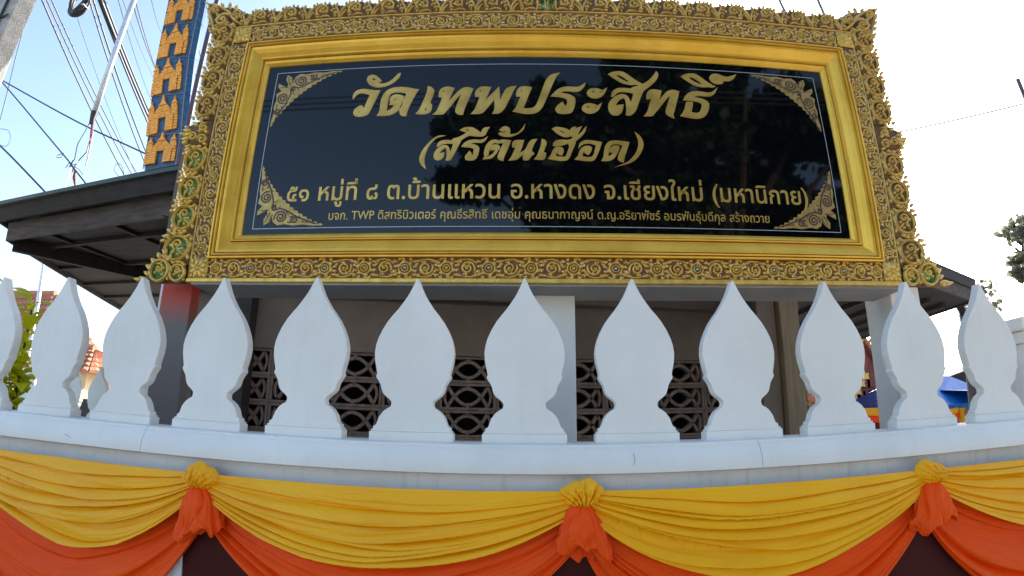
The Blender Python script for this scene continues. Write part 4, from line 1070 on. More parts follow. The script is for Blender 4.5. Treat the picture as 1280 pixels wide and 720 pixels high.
# ================================================================== BLUE STREAMER WITH TEMPLE RELIEFS
lan = empty('painted_column', (-4.80, 5.6, 0), 0, 'tall blue faceted column with orange gold temple gate reliefs above the dark roof', 'column')
NP = 8
P0 = 4.66; PH = .66
XT = [(4.0, -4.74), (4.8, -4.765), (5.2, -4.80), (5.95, -4.945), (6.5, -5.045), (7.3, -5.14), (7.7, -5.19), (9.6, -5.45)]
def xo(z):
    for (za, xa_), (zb, xb_) in zip(XT, XT[1:]):
        if z <= zb: return xa_ + (xb_ - xa_) * (z - za) / (zb - za) + 4.80
    return XT[-1][1] + 4.80
def hw(z): return .318 + .012 * (z - 4.9)
def gate_relief(sx, sz):
    """little temple gate of courses of blocks with three spires"""
    mb = MB()
    D_ = -.030
    def blk(x0, x1, z0, z1, d=D_): mb.box(min(x0, x1) * sx, max(x0, x1) * sx, d, 0, z0 * sz, z1 * sz)
    for f in (1, -1):
        for k in range(6):                                    # legs of the gate
            blk(f * .105, f * (.315 + .012 * (k % 2)), .03 + k * .062, .03 + k * .062 + .055)
        for k in range(5): blk(f * .338, f * .43, .03 + k * .075, .03 + k * .075 + .062, -.02)   # outer buttress
        for k in range(3): blk(f * .25, f * (.42 - .012 * k), .545 + k * .05, .545 + k * .05 + .043)
        mb.prism([(f * .235 * sx, .70 * sz), (f * .425 * sx, .70 * sz), (f * .38 * sx, .745 * sz), (f * .35 * sx, .80 * sz), (f * .33 * sx, .90 * sz), (f * .31 * sx, .80 * sz), (f * .28 * sx, .745 * sz)], -.036, 0)
    for r_ in range(3):                                       # full-width courses over the doorway
        n = 5
        for k in range(n):
            o_ = .0 if r_ % 2 else .03
            x0 = -.42 + k * .168 + o_
            blk(x0, min(.425, x0 + .158), .405 + r_ * .048, .405 + r_ * .048 + .041)
    for r_, w_ in enumerate((.225, .18, .13)):
        blk(-w_, -.006, .555 + r_ * .055, .555 + r_ * .055 + .048); blk(.006, w_, .555 + r_ * .055, .555 + r_ * .055 + .048)
    mb.prism([(-.12 * sx, .725 * sz), (.12 * sx, .725 * sz), (.07 * sx, .78 * sz), (.04 * sx, .83 * sz), (.012 * sx, .985 * sz), (-.012 * sx, .985 * sz), (-.04 * sx, .83 * sz), (-.07 * sx, .78 * sz)], -.042, 0)
    return mb
for k in range(NP):
    z0 = 5.24 + (k - 1) * PH; z1 = z0 + PH - .010
    ya = 0
    if k == 0: z0 = P0 + .04
    xa, xb = xo(z0), xo(z1); wa, wb = hw(z0), hw(z1)
    bend = .16 if k == 0 else 0
    mb = MB()
    ch = .060
    prof = [(-wa, .12), (-wa, ch), (-wa + ch, 0), (wa - ch, 0), (wa, ch), (wa, .12), (wa - .1, .2), (-wa + .1, .2)]
    prt = [(-wb, .12), (-wb, ch), (-wb + ch, 0), (wb - ch, 0), (wb, ch), (wb, .12), (wb - .1, .2), (-wb + .1, .2)]
    n = 8
    if k == 0:
        # rounded underside: stack of shrinking rings
        rings = []
        for q in range(6):
            a = q / 5 * pi / 2
            f = .55 + .45 * sin(a)
            zz = z0 - .10 + .24 * (1 - cos(a)) + .06 * q / 5
            rings.append([(xa + x * f, .2 + (y - .2) * f, zz) for x, y in prof])
        rings.append([(xb + x, y, z1) for x, y in prt])
        vs = [v for r in rings for v in r]
        fs = [tuple(range(n))] + [tuple((len(rings) - 1) * n + i for i in range(n - 1, -1, -1))]
        for r in range(len(rings) - 1):
            fs += [(r * n + i, r * n + (i + 1) % n, (r + 1) * n + (i + 1) % n, (r + 1) * n + i) for i in range(n)]
        mb.add(vs, fs)
    else:
        mb.add([(xa + x, y, z0) for x, y in prof] + [(xb + x, y, z1) for x, y in prt],
               [tuple(range(n)), tuple(range(2 * n - 1, n - 1, -1))] + [(i, i + n, (i + 1) % n + n, (i + 1) % n) for i in range(n)])
    o = mb.obj('panel', M['blue'], lan)
    rl = gate_relief(.56, .64 if k else .48).obj('gate_relief', M['relief'], o, loc=((xa + xb) / 2 + .012, -.003, z0 + (.08 if k == 0 else .012)))
    rl.rotation_euler = (0, math.atan2(xb - xa, z1 - z0), 0)
    mb = MB(); mb.box(xb - wb + ch, xb + wb - ch, -.010, .08, z1 - .001, z1 + .009)
    mb.obj('rib', M['blue_edge'], lan)
    for f in (1, -1):
        mb = MB()
        mb.tube([(xa + f * (wa - ch), -.004, z0 + .02), (xb + f * (wb - ch), -.004, z1)], .007, 5); mb.obj('edge_trim', M['blue_edge'], lan)

# ================================================================== POLES, WIRES
o = MB()
a = at(233, 166, 5.3); b = at(268, 12, 5.3)
o.tube([(a.x + .02, a.y, 3.4), (a.x, a.y, a.z), (b.x, b.y, b.z), (b.x - .08, b.y, 9.5)], .036, 10)
tag(o.obj('slim_pole', M['purple_pole'], smooth=True), 'slim purple brown pole between the blue column and the carved frame', 'pole')
up = empty('utility_pole', (-6.42, 4.0, 0), 0, 'square grey concrete utility pole at the top left corner of the photo', 'utility pole')
m = MB(); m.box(-.24, .24, -.12, .12, 0, 9.2); m.obj('shaft', M['concrete'], up, bevel=.02)
m = MB(); m.tube([(.10, -.14, 4.0), (.10, -.14, 9)], .016, 6); m.obj('conduit', M['cable'], up)
for z in (5.55, 6.02):
    m = MB(); m.tube([(.10, -.13, z), (.24, -.15, z + .02)], .012, 6); m.obj('bolt', M['cable'], up)
tb = empty('hanging_tube', (-4.97, 4.5, 4.86), 0, 'pale metal tube hanging upright among the cables with pink and black wires below it', 'tube')
m = MB(); m.tube([(0, 0, .04), (-.005, 0, .9), (-.02, 0, 2.6)], .036, 12); m.obj('tube', M['metal_white'], tb, smooth=True)
m = MB(); m.tube([(0, 0, -.10), (0, 0, .06)], [.024, .044], 10); m.obj('end_socket', M['cable'], tb)
def wirepts(pts, Y, jig=0):
    return [tuple(at(x, y, Y)) for x, y in pts]
def loc_pts(pts, base): return [(p[0] - base[0], p[1] - base[1], p[2] - base[2]) for p in pts]
tbase = (-4.97, 4.5, 4.86)
for nm, mt, pts in (('pink_wire', 'pink', [(117, 150), (116, 165), (113, 180), (110, 195), (107, 207)]), ('pink_wire', 'pink', [(115, 150), (113, 168), (112, 185), (109, 200)]),
                    ('black_wire', 'cable', [(116, 150), (114, 170), (108, 190), (98, 201)]), ('black_wire', 'cable_grey', [(113, 152), (106, 165), (97, 180), (93, 200)])):
    m = MB(); m.tube(loc_pts(wirepts(pts, 4.5), tbase), .0065, 5); m.obj(nm, M[mt], tb)

def cable(pts, r, label, group=None, mt='cable', ext=True, cat='cable', name='power_cable', wob=0):
    pts = [Vector(p) for p in pts]
    out = []
    n = len(pts)
    if n == 2:
        a, b = pts
        for k in range(13):
            t = k / 12
            p = a.lerp(b, t); p.z -= wob * 4 * t * (1 - t); out.append(p)
    else:
        for i in range(n - 1):
            p0 = pts[max(i - 1, 0)]; p1 = pts[i]; p2 = pts[i + 1]; p3 = pts[min(i + 2, n - 1)]
            for k in range(5):
                t = k / 5
                out.append(.5 * ((2 * p1) + (-p0 + p2) * t + (2 * p0 - 5 * p1 + 4 * p2 - p3) * t * t + (-p0 + 3 * p1 - 3 * p2 + p3) * t ** 3))
        out.append(pts[-1])
    o = MB(); o.tube(out, r, 6)
    return tag(o.obj(name, M[mt], smooth=True), label, cat, group)
# bundle that sweeps from the upper left over the roof: nearer end high, far end beyond the pavilion
G = 'overhead cables running down behind the blue column'
ORD = ['first', 'second', 'third', 'fourth', 'fifth', 'sixth', 'seventh', 'eighth', 'ninth', 'tenth', 'eleventh', 'twelfth', 'thirteenth']
bundle = [(60, 0, 163, 223, .020), (66, 0, 172, 221, .016), (72, 0, 178, 219, .016), (118, 0, 190, 215, .018), (123, 0, 196, 212, .022), (96, 0, 176, 222, .008),
          (154, 0, 190, 118, .010), (160, 0, 193, 90, .008), (171, 0, 196, 80, .016), (175, 0, 204, 100, .014), (195, 0, 206, 40, .010), (240, 0, 290, 200, .010), (236, 40, 280, 190, .010)]
for bi, (x0, y0, x1, y1, r) in enumerate(sorted(bundle)):
    a = at(x0, y0, 7.0); b = at(x1, y1, 13.0)
    d = (a - b)
    cable([a + d * .55, b - d * .5], r, 'thin dark cable, %s from the left where the bundle leaves the top of the photo' % ORD[bi], G, wob=.25)
G2 = 'thick black cables of the heavy bundle'
for (x0, y0, x1, y1, r, wh) in ((126, 0, 186, 150, .024, 'lowest'), (129, 0, 187, 143, .030, 'middle'), (132, -3, 188, 137, .024, 'uppermost')):
    a = at(x0, y0, 6.5); b = at(x1, y1, 10.0); d = a - b
    cable([a + d * .6, b - d * .9], r, 'thick black cable, %s of the heavy bundle left of the blue column' % wh, G2, wob=.1)
a = at(0, 99, 6.0); b = at(190, 196, 6.0); mid = at(96, 152, 6.0)
cable([a + (a - mid) * 1.0, a, mid, b, b + (b - mid) * 3], .013, 'thin black cable crossing the sky from the left edge to the blue column')
cable([at(-30, 75, 6.0), at(0, 100, 6.0), at(78, 192, 6.0), at(92, 210, 6.0), at(118, 243, 6.0)], .012, 'black wire sloping down to the knot of loose wire ends')
cable([at(-40, 150, 6.2), at(0, 182, 6.2), at(62, 246, 6.2), at(90, 278, 6.8)], .016, 'black cable meeting the dark eave near the lower left of the sky')
cable([at(42, -20, 6.0), at(40, 0, 6.0), at(24, 55, 6.0), at(8, 120, 6.0), at(-10, 190, 6.0)], .009, 'thin grey wire hanging nearly upright beside the utility pole', mt='cable_grey')
cable([at(0, 161, 6.0), at(10, 163, 6.0), at(13, 172, 6.0), at(9, 182, 6.0), at(0, 182, 6.0)], .005, 'small curl of fine grey wire at the left edge', mt='cable_grey')
cable([at(150, 222, 6.4), at(143, 213, 6.4), at(146, 205, 6.4), at(152, 207, 6.4), at(156, 222, 6.4)], .005, 'fine wire loop standing above the dark roof edge', mt='cable_grey')
kn = empty('wire_knot', tuple(at(90, 206, 6.0)), 0, 'tangle of loose pale and black wire ends tied to a sloping wire', 'wires')
kb = tuple(at(90, 206, 6.0))
for pts, mt, r in (([(92, 200), (88, 206), (93, 212), (86, 208), (95, 205), (90, 215)], 'cable', .013), ([(90, 206), (84, 225), (79, 240)], 'metal_white', .009), ([(91, 205), (86, 204), (82, 210)], 'cable_grey', .007),
                   ([(78, 192), (72, 194), (71, 197), (76, 197), (80, 191)], 'cable_grey', .007), ([(92, 206), (97, 205), (100, 201)], 'metal_white', .008), ([(93, 208), (99, 212), (104, 219)], 'cable_grey', .005)):
    m = MB(); m.tube(loc_pts(wirepts(pts, 6.0), kb), r, 5); m.obj('wire_end', M[mt], kn)
m = MB(); m.tube(loc_pts(wirepts([(94, 213), (93, 222), (94, 233)], 6.0), kb), [.018, .03, .012], 6); m.obj('dangling_tag', M['relief_dark'], kn)
# coil of spare cable
co_ = empty('cable_coil', tuple(at(97, 2, 6.0)), 0, 'coil of thick black cable hanging from the wires at the top', 'cable coil')
cb = at(97, 2, 6.0)
for j in range(4):
    pts = []
    for k in range(29):
        t = 2 * pi * k / 28
        rr = .172 + .016 * j
        pts.append((rr * .92 * cos(t) + .02 * sin(j * 2), .02 * sin(t * 2 + j) + .022 * j, rr * 1.28 * sin(t)))
    m = MB(); m.tube(pts, .030, 7); m.obj('cable_turn', M['cable'], co_, smooth=True)
m = MB(); m.box(.120, .215, -.035, .105, -.128, -.112); m.obj('tie', M['metal_white'], co_)
# right-hand wires
cable([at(1018, -14, 6), at(1024, 4, 6), at(1036, 30, 6)], .022, 'dark cable dropping behind the top right of the carved frame', mt='cable_grey')
cable([at(970, -14, 6), at(976, 4, 6), at(990, 30, 6)], .020, 'grey cable dropping behind the top of the carved frame', mt='cable_grey')
cable([at(1100, 170, 9), at(1290, 127, 9)], .017, 'very thin pale wire stretched across the white sky at right', mt='cable_grey', wob=.03)
o = MB(); a = at(1272, 99, 6.5); o.tube([(a.x, a.y, a.z), (a.x + .02, a.y, a.z - .5), (a.x + .22, a.y, 0)], .035, 8)
tag(o.obj('thin_mast', M['purple_pole']), 'thin dark mast with blunt top at the far right edge', 'mast')

# ================================================================== THINGS BEYOND THE WALL, LEFT
def leafcards(mb, c, rad, n, size, R, squash=1, longf=2.2, droop=.3):
    for _ in range(n):
        v = Vector((R.gauss(0, 1), R.gauss(0, 1), R.gauss(0, 1)))
        v.normalize(); v *= R.random() ** .45
        p = Vector((c[0] + v.x * rad[0], c[1] + v.y * rad[1], c[2] + v.z * rad[2]))
        d = Vector((R.uniform(-1, 1), R.uniform(-1, 1), R.uniform(-.6, .8))); d.normalize()
        s_ = size * R.uniform(.6, 1.3)
        sd_ = d.cross(Vector((R.uniform(-1, 1), R.uniform(-1, 1), R.uniform(-1, 1)))).normalized() * s_ / longf
        mb.add([p, p + d * s_ * .5 + sd_, p + d * s_, p + d * s_ * .5 - sd_], [(0, 1, 2, 3)])
pl = empty('leafy_shrub', (-5.02, 4.3, 0), 0, 'yellow green broad leaved shrub behind the finials at far left', 'shrub')
R_ = random.Random(5)
stm = MB()
for (px_, pys, hh) in ((-.35, 0, 2.75), (.0, .1, 2.62), (-.15, -.1, 2.2), (.12, 0, 1.95), (-.5, .1, 2.5), (-.05, .05, 1.75)):
    stm.tube([(px_ * .3, pys, 0), (px_ * .6, pys, hh * .5), (px_, pys, hh - .1)], [.03, .022, .010], 6)
    for k in range(34):
        t = .42 + .58 * k / 33
        z = hh * t
        a_ = k * 2.4 + R_.uniform(-.3, .3)
        L_ = R_.uniform(.30, .48) * (1.2 - .35 * t)
        ww = L_ * .20
        up_ = R_.uniform(.35, .95)
        dx_, dy_ = cos(a_), sin(a_)
        mb = MB(); vs = []; N_ = 6
        x_, y_, z_ = px_ * t + .0, pys, z
        for q in range(N_ + 1):
            s_ = q / N_
            wq = ww * sin(pi * (s_ * .9 + .08)) ** .8
            vx, vy = -dy_, dx_
            vs += [(x_ - vx * wq, y_ - vy * wq, z_ + wq * .25), (x_, y_, z_), (x_ + vx * wq, y_ + vy * wq, z_ + wq * .25)]
            el = up_ - 1.5 * s_
            x_ += dx_ * cos(el) * L_ / N_; y_ += dy_ * cos(el) * L_ / N_; z_ += sin(el) * L_ / N_
        fs = []
        for q in range(N_):
            fs += [(q * 3, q * 3 + 1, q * 3 + 4, q * 3 + 3), (q * 3 + 1, q * 3 + 2, q * 3 + 5, q * 3 + 4)]
        mb.add(vs, fs)
        if k % 1 == 0: put('leaf', mb.mesh('leaf', M['leaf_yellow'], True, False), pl)
stm.obj('stems', M['bark'], pl)

rear = empty('rear_fence', (0, 5.7, 0), radians(-4), 'second white finial fence standing in shade behind the left end of the wall', 'fence')
m = MB(); m.box(-8.2, -3.9, 0, .18, 0, 1.36); m.obj('wall_body', M['wall_white'], rear)
for i in range(9):
    o = put('finial', fin_me, rear, (-7.9 + .4662 * i, .05, 1.361)); o.scale = (1, 1.3, 1.1)
    md = o.modifiers.new('bevel', 'BEVEL'); md.width = .0065; md.segments = 2; md.limit_method = 'ANGLE'; md.angle_limit = radians(40)

def tiled_roof(name, parent, p0, p1, q0, q1, nx, ny, mt, thick=.06):
    """p0-p1 eave edge, q0-q1 ridge edge; rows of separate tiles"""
    p0, p1, q0, q1 = map(Vector, (p0, p1, q0, q1))
    nrm = (p1 - p0).cross(q0 - p0).normalized()
    if nrm.z < 0: nrm = -nrm
    for j in range(ny):
        for i in range(nx):
            def P(u, v):
                return (p0.lerp(p1, u)).lerp(q0.lerp(q1, u), v)
            g = .04 / nx
            a_, b_ = (i + .04) / nx, (i + .96) / nx
            c_, d_ = j / ny, min(1, (j + 1.12) / ny)
            up0 = nrm * thick; up1 = nrm * thick * .25
            w_ = [P(a_, c_) + up0, P(b_, c_) + up0, P(b_, d_) + up1, P(a_, d_) + up1, P(a_, c_), P(b_, c_), P(b_, d_) - nrm * .01, P(a_, d_) - nrm * .01]
            midc = P((a_ + b_) / 2, c_) + up0 * 1.7; midd = P((a_ + b_) / 2, d_) + up1 * 2.2
            mb = MB(); mb.add(w_ + [midc, midd], [(0, 8, 9, 3), (8, 1, 2, 9), (4, 0, 3, 7), (1, 5, 6, 2), (4, 5, 1, 8, 0)])
            put('tile', mb.mesh('tile', mt, False), parent)
def house(name, label, x0, x1, y0, y1, ze, zr, wallm, tilem, nx, ny, ridge_frac=(.3, .7)):
    h = empty(name, ((x0 + x1) / 2, (y0 + y1) / 2, 0), 0, label, 'house')
    cx, cy = (x0 + x1) / 2, (y0 + y1) / 2
    w_, d_ = (x1 - x0) / 2, (y1 - y0) / 2
    m = MB(); m.box(-w_ + .4, w_ - .4, -d_ + .4, d_ - .4, 0, ze + .02); m.obj('wall', wallm, h)
    rx0, rx1 = -w_ + 2 * w_ * ridge_frac[0], -w_ + 2 * w_ * ridge_frac[1]
    rf = MB()
    V_ = [(-w_, -d_, ze), (w_, -d_, ze), (w_, d_, ze), (-w_, d_, ze), (rx0, 0, zr), (rx1, 0, zr)]
    rf.add(V_, [(0, 1, 5, 4), (1, 2, 5), (2, 3, 4, 5), (3, 0, 4), (0, 3, 2, 1)])
    r_ = rf.obj('roof', tilem, h)
    tiled_roof('tile', r_, V_[0], V_[1], V_[4], V_[5], nx, ny, tilem)
    tiled_roof('tile', r_, V_[1], V_[2], (rx1, 0, zr), (rx1, 0.05, zr), max(3, nx // 2), ny, tilem)
    m = MB(); m.tube([(rx0, 0, zr + .05), (rx1, 0, zr + .05)], .10, 8); m.obj('ridge_cap', tilem, r_)
    for k in range(3):
        xx = -w_ + 2 * w_ * (.25 + .25 * k)
        m = MB(); m.box(xx - .5, xx + .5, -d_ + .36, -d_ + .39, ze - 1.7, ze - .6); wo = m.obj('window', M['black'], h)
        m = MB(); m.box(xx - .56, xx + .56, -d_ + .33, -d_ + .359, ze - 1.76, ze - 1.70); m.obj('sill', M['wall_white'], wo)
    return h
# terracotta roofs left
a = at(30, 415, 14); b = at(104, 372, 14)
house('tiled_house', 'house with sunlit terracotta tiled roof behind the yellow green shrub', -19.6, -13.9, 12.6, 15.4, 3.3, 5.03, M['cream'], M['tile'], 20, 8, (.25, .80))
a = at(115, 445, 11)
house('small_house', 'small cream house with brown roof seen between the second and third finials', -11.9, -9.75, 10.4, 12.4, 2.35, 2.98, M['cream'], M['tile'], 10, 5, (.35, .62))
o = MB(); a = at(54, 335, 12); b = at(47, 380, 12); o.tube([(b.x, b.y, 2), tuple(b), tuple(a), (a.x - .1, a.y, a.z + .3)], [.07, .06, .05, .02], 7)
tag(o.obj('roof_spike', M['metal_white']), 'slim pale spike rising behind the terracotta roof at left', 'pole')

# ================================================================== THINGS BEYOND THE WALL, RIGHT
gab = empty('gabled_temple', (0, 0, 0), 0, 'temple gable with red brown roof and gold flame edging seen right of the timber post', 'temple')
Yg = 14
P1 = at(1078, 422, Yg); P2 = at(1112, 500, Yg); P3 = at(1040, 520, Yg)
mb = MB()
ap = Vector((P1.x, Yg, P1.z)); rr = Vector((P1.x + 1.9, Yg, P1.z - 3.0)); ll = Vector((P1.x - 1.9, Yg, P1.z - 3.0))
nrow = 9
for j in range(nrow):
    for i in range(3):
        t0, t1 = j / nrow, (j + .96) / nrow
        e0, e1 = ap.lerp(rr, t0), ap.lerp(rr, t1)
        y0_, y1_ = Yg + i * 2.2, Yg + i * 2.2 + 2.15
        q = MB(); q.add([(e0.x, y0_, e0.z), (e1.x + .05, y0_, e1.z), (e1.x + .05, y1_, e1.z), (e0.x, y1_, e0.z), (e0.x, y0_, e0.z - .08), (e1.x + .05, y0_, e1.z - .10), (e1.x + .05, y1_, e1.z - .1), (e0.x, y1_, e0.z - .08)],
                        [(0, 1, 2, 3), (7, 6, 5, 4), (0, 4, 5, 1), (1, 5, 6, 2), (2, 6, 7, 3), (3, 7, 4, 0)])
        q.obj('roof_panel', M['tile_red'], gab)
q = MB(); q.prism([(ap.x, ap.z - .1), (rr.x, rr.z - .1), (ll.x, ll.z - .1)], Yg + .15, Yg + .35); q.obj('gable_wall', M['tile_red'], gab)
for row in range(4):
    for i in range(2 + row * 2):
        q = MB(); w0 = .30
        x_ = ap.x - (1 + row) * w0 * .62 + i * w0 * .62; z_ = ap.z - .75 - row * .5
        q.box(x_ - .14, x_ + .14, Yg + .08, Yg + .149, z_ - .2, z_ + .2); q.obj('panel', M['tile_red'], gab)
for f, e in ((1, rr), (-1, ll)):
    q = MB()
    n = 14
    pts = [ap.lerp(e, k / n) for k in range(n + 1)]
    q.tube([(p.x, Yg - .06, p.z + .02) for p in pts], .05, 6)
    for k in range(n):
        p = pts[k]
        q.prism([(p.x - .06, p.z), (p.x + f * .08, p.z + .18), (p.x + .06, p.z - .03)], Yg - .08, Yg - .04)
    q.obj('flame_edging', M['carve_bottom'] if f < 0 else M['tile'], gab)
# gold openwork lying left of the gable
for k in range(5):
    p = at(1083 - k * 5, 470 + k * 9.5, 13.2)
    q = MB(); q.add([(p.x + .13 * cos(2 * pi * i / 8) * (1 if i % 2 else .55), p.y + d_, p.z + .13 * sin(2 * pi * i / 8) * (1 if i % 2 else .55)) for d_ in (0, .05) for i in range(8)],
                    [tuple(range(8)), tuple(range(15, 7, -1))] + [(i, i + 8, (i + 1) % 8 + 8, (i + 1) % 8) for i in range(8)])
    q.obj('gold_rosette', M['carve_bottom'], gab)
q = MB(); q.box(ap.x - 1.6, ap.x + 1.7, Yg + .4, Yg + 6, 0, ap.z - 2.6); q.obj('wall', M['cream'], gab)

vp = empty('variegated_plant', tuple(at(1010, 530, 6.6).xy) + (0,), 0, 'green and cream leaved potted plant right beside the timber post', 'plant')
m = MB(); m.tube([(0, 0, 0), (0, 0, .55)], [.16, .24], 14); m.obj('pot', M['tile'], vp)
m = MB(); m.tube([(0, 0, .5), (.03, 0, 1.3), (0, 0, 2.1)], [.03, .022, .01], 6); m.obj('stem', M['bark'], vp)
Rv = random.Random(4)
for k in range(46):
    z_ = .9 + 1.15 * k / 46; a_ = k * 2.4; L_ = Rv.uniform(.22, .36); vs = []; fs = []
    x_, y_, zz_ = 0, 0, z_; el = Rv.uniform(.3, .9)
    for q in range(6):
        s_ = q / 5; wq = L_ * .17 * sin(pi * (s_ * .9 + .08))
        vs += [(x_ + sin(a_) * wq, y_ - cos(a_) * wq, zz_ + wq * .3), (x_, y_, zz_), (x_ - sin(a_) * wq, y_ + cos(a_) * wq, zz_ + wq * .3)]
        e_ = el - 1.6 * s_; x_ += cos(a_) * cos(e_) * L_ / 5; y_ += sin(a_) * cos(e_) * L_ / 5; zz_ += sin(e_) * L_ / 5
    for q in range(5): fs += [(q * 3, q * 3 + 1, q * 3 + 4, q * 3 + 3), (q * 3 + 1, q * 3 + 2, q * 3 + 5, q * 3 + 4)]
    mb = MB(); mb.add(vs, fs); put('leaf', mb.mesh('leaf', M['leaf_cream'], True, False), vp)

# blue banner with festoon, between finials ten and eleven
bn = empty('blue_banner', (0, 0, 0), 0, 'blue printed banner above yellow and orange cloth right of the timber post', 'banner')
Yb = 9.0
c0, c1 = at(1066, 512, Yb), at(1118, 512, Yb); t0_, t1_ = at(1076, 484, Yb), at(1120, 486, Yb)
vs = []; fs = []
for i in range(13):
    s_ = i / 12
    x_ = c0.x + (c1.x - c0.x) * s_
    yb_ = Yb - .25 * sin(pi * s_)
    vs += [(x_, yb_, c0.z - .02), (x_, yb_, c0.z + .44 - .30 * (1 - s_) ** 2)]
for i in range(12): fs.append((2 * i, 2 * i + 2, 2 * i + 3, 2 * i + 1))
m = MB(); m.add(vs, fs); o = m.obj('sheet', M['tarp_dark'], bn); md = o.modifiers.new('thick', 'SOLIDIFY'); md.thickness = .02
m = MB()
for r_i in range(4):
    for i in range(7):
        if rndf(r_i, i) < .2: continue
        s_ = .36 + .07 * i
        x_ = c0.x + (c1.x - c0.x) * s_; y_ = Yb - .25 * sin(pi * s_) - .025
        m.box(x_ - .014, x_ + .010, y_ - .004, y_, c0.z + .06 + r_i * .08, c0.z + .10 + r_i * .08)
tag(m.obj('faded_marks', material('faded_blue_mark', (.05, .12, .42), rough=.6), bn), kind='stuff')
def small_festoon(xa, xb, Y, z, sag, parent, mt, n=16, off=0):
    vs = []; fs = []
    for i in range(n + 1):
        s_ = i / n
        for j in range(9):
            t = j / 8
            vs.append((xa + (xb - xa) * s_, Y - off - .03 * abs(sin(3 * pi * t)) * sin(pi * s_), z - sag * (.25 + .75 * t) * (1 - (2 * s_ - 1) ** 2) - .10 * t))
    for i in range(n):
        for j in range(8): fs.append((i * 9 + j, (i + 1) * 9 + j, (i + 1) * 9 + j + 1, i * 9 + j + 1))
    m = MB(); m.add(vs, fs); put('swag', m.mesh('swag', mt, True, False), parent)
small_festoon(c0.x - .1, c0.x + .75, Yb - .12, c0.z + .02, .06, bn, M['yellow'], off=.2)
small_festoon(c0.x - .1, c0.x + .95, Yb - .12, c0.z - .03, .14, bn, M['orange'], off=.16)
m = MB(); m.box(c0.x - .1, c1.x + .2, Yb + .1, Yb + .14, 0, c0.z - .02); m.obj('skirt', M['maroon'], bn)
for x_ in (c0.x + .02, c1.x + .1):
    m = MB(); m.tube([(x_, Yb + .08, 0), (x_, Yb + .08, c0.z + .5)], .03, 8); m.obj('pole', M['metal_white'], bn)

tn = empty('blue_tent', (0, 0, 0), 0, 'blue tarpaulin tent roof with yellow and orange cloth on its pole at right', 'tent')
Yt = 9.4
e0 = at(1174, 508, Yt); e1 = at(1216, 502, Yt); k0 = at(1183, 470, Yt); k1 = at(1216, 482, Yt)
m = MB()
top = Vector((k0.x + .15, Yt + 1.1, k0.z + .12))
m.add([(e0.x - .1, Yt, e0.z), (e1.x + .9, Yt, e1.z + .02), (e1.x + .9, Yt + 2.4, e1.z + .02), (e0.x - .1, Yt + 2.4, e0.z), tuple(top), (top.x + 1.0, top.y, top.z - .05), (e0.x - .1, Yt, e0.z - .12), (e1.x + .9, Yt, e1.z - .10)],
      [(0, 1, 5, 4), (1, 2, 5), (2, 3, 4, 5), (3, 0, 4), (0, 6, 7, 1)])
o = m.obj('roof_sheet', M['tarp'], tn); md = o.modifiers.new('thick', 'SOLIDIFY'); md.thickness = .015
small_festoon(e0.x - .12, e0.x + .42, Yt, e0.z - .04, .10, tn, M['yellow'], off=.06)
small_festoon(e0.x - .02, e0.x + .50, Yt, e0.z - .10, .16, tn, M['orange'], off=.05)
pcol = at(1202, 530, Yt)
m = MB(); m.tube([(pcol.x, Yt - .05, 0), (pcol.x, Yt - .05, e0.z - .06)], .075, 10); m.obj('wrapped_pole', M['yellow'], tn, smooth=True)
m = MB(); m.tube([(pcol.x + .02, Yt - .12, .6), (pcol.x + .015, Yt - .12, e0.z - .10)], .022, 8); m.obj('orange_strip', M['orange'], tn, smooth=True)
m = MB(); m.tube([(pcol.x - .20, Yt + .3, 0), (pcol.x - .20, Yt + .3, e0.z)], .07, 8); m.obj('dark_pole', M['wood_dark'], tn)
m = MB(); m.tube([(e1.x + .8, Yt + .3, 0), (e1.x + .8, Yt + .3, e0.z)], .03, 8); m.obj('pole', M['metal_white'], tn)
tn2 = empty('blue_awning', (0, 0, 0), 0, 'blue tarpaulin awning peeking out right of the rightmost finial', 'awning')
a = at(1268, 490, 8.5); m = MB()
m.add([(a.x - .5, 8.5, a.z + .05), (a.x + 1.5, 8.5, a.z - .10), (a.x + 1.5, 10, a.z + .12), (a.x - .5, 10, a.z + .2), (a.x - .5, 8.5, a.z - .18), (a.x + 1.5, 8.5, a.z - .3)], [(0, 1, 2, 3), (0, 4, 5, 1)])
o = m.obj('sheet', M['tarp'], tn2); md = o.modifiers.new('thick', 'SOLIDIFY'); md.thickness = .015
for x_ in (a.x - .45, a.x + 1.4):
    m = MB(); m.tube([(x_, 8.55, 0), (x_, 8.55, a.z - .08)], .025, 8); m.obj('pole', M['metal_white'], tn2)
# small dark roof behind the tent
dr = empty('dark_shed', (0, 0, 0), 0, 'dark shed roof just above the blue tent', 'shed')
a = at(1182, 478, 12); b = at(1212, 460, 12); m = MB()
m.prism([(a.x, a.z), (a.x + .1, a.z + .14), (b.x + .3, b.z + .05), (b.x + 1.4, b.z - .3), (b.x + 1.4, a.z - .3), (a.x, a.z - .1)], 12, 14.5); m.obj('roof', M['wood_dark'], dr)
m = MB(); m.box(a.x + .3, b.x + 1.2, 12.2, 14.3, 0, a.z - .101); m.obj('wall', M['plaster_brown'], dr)
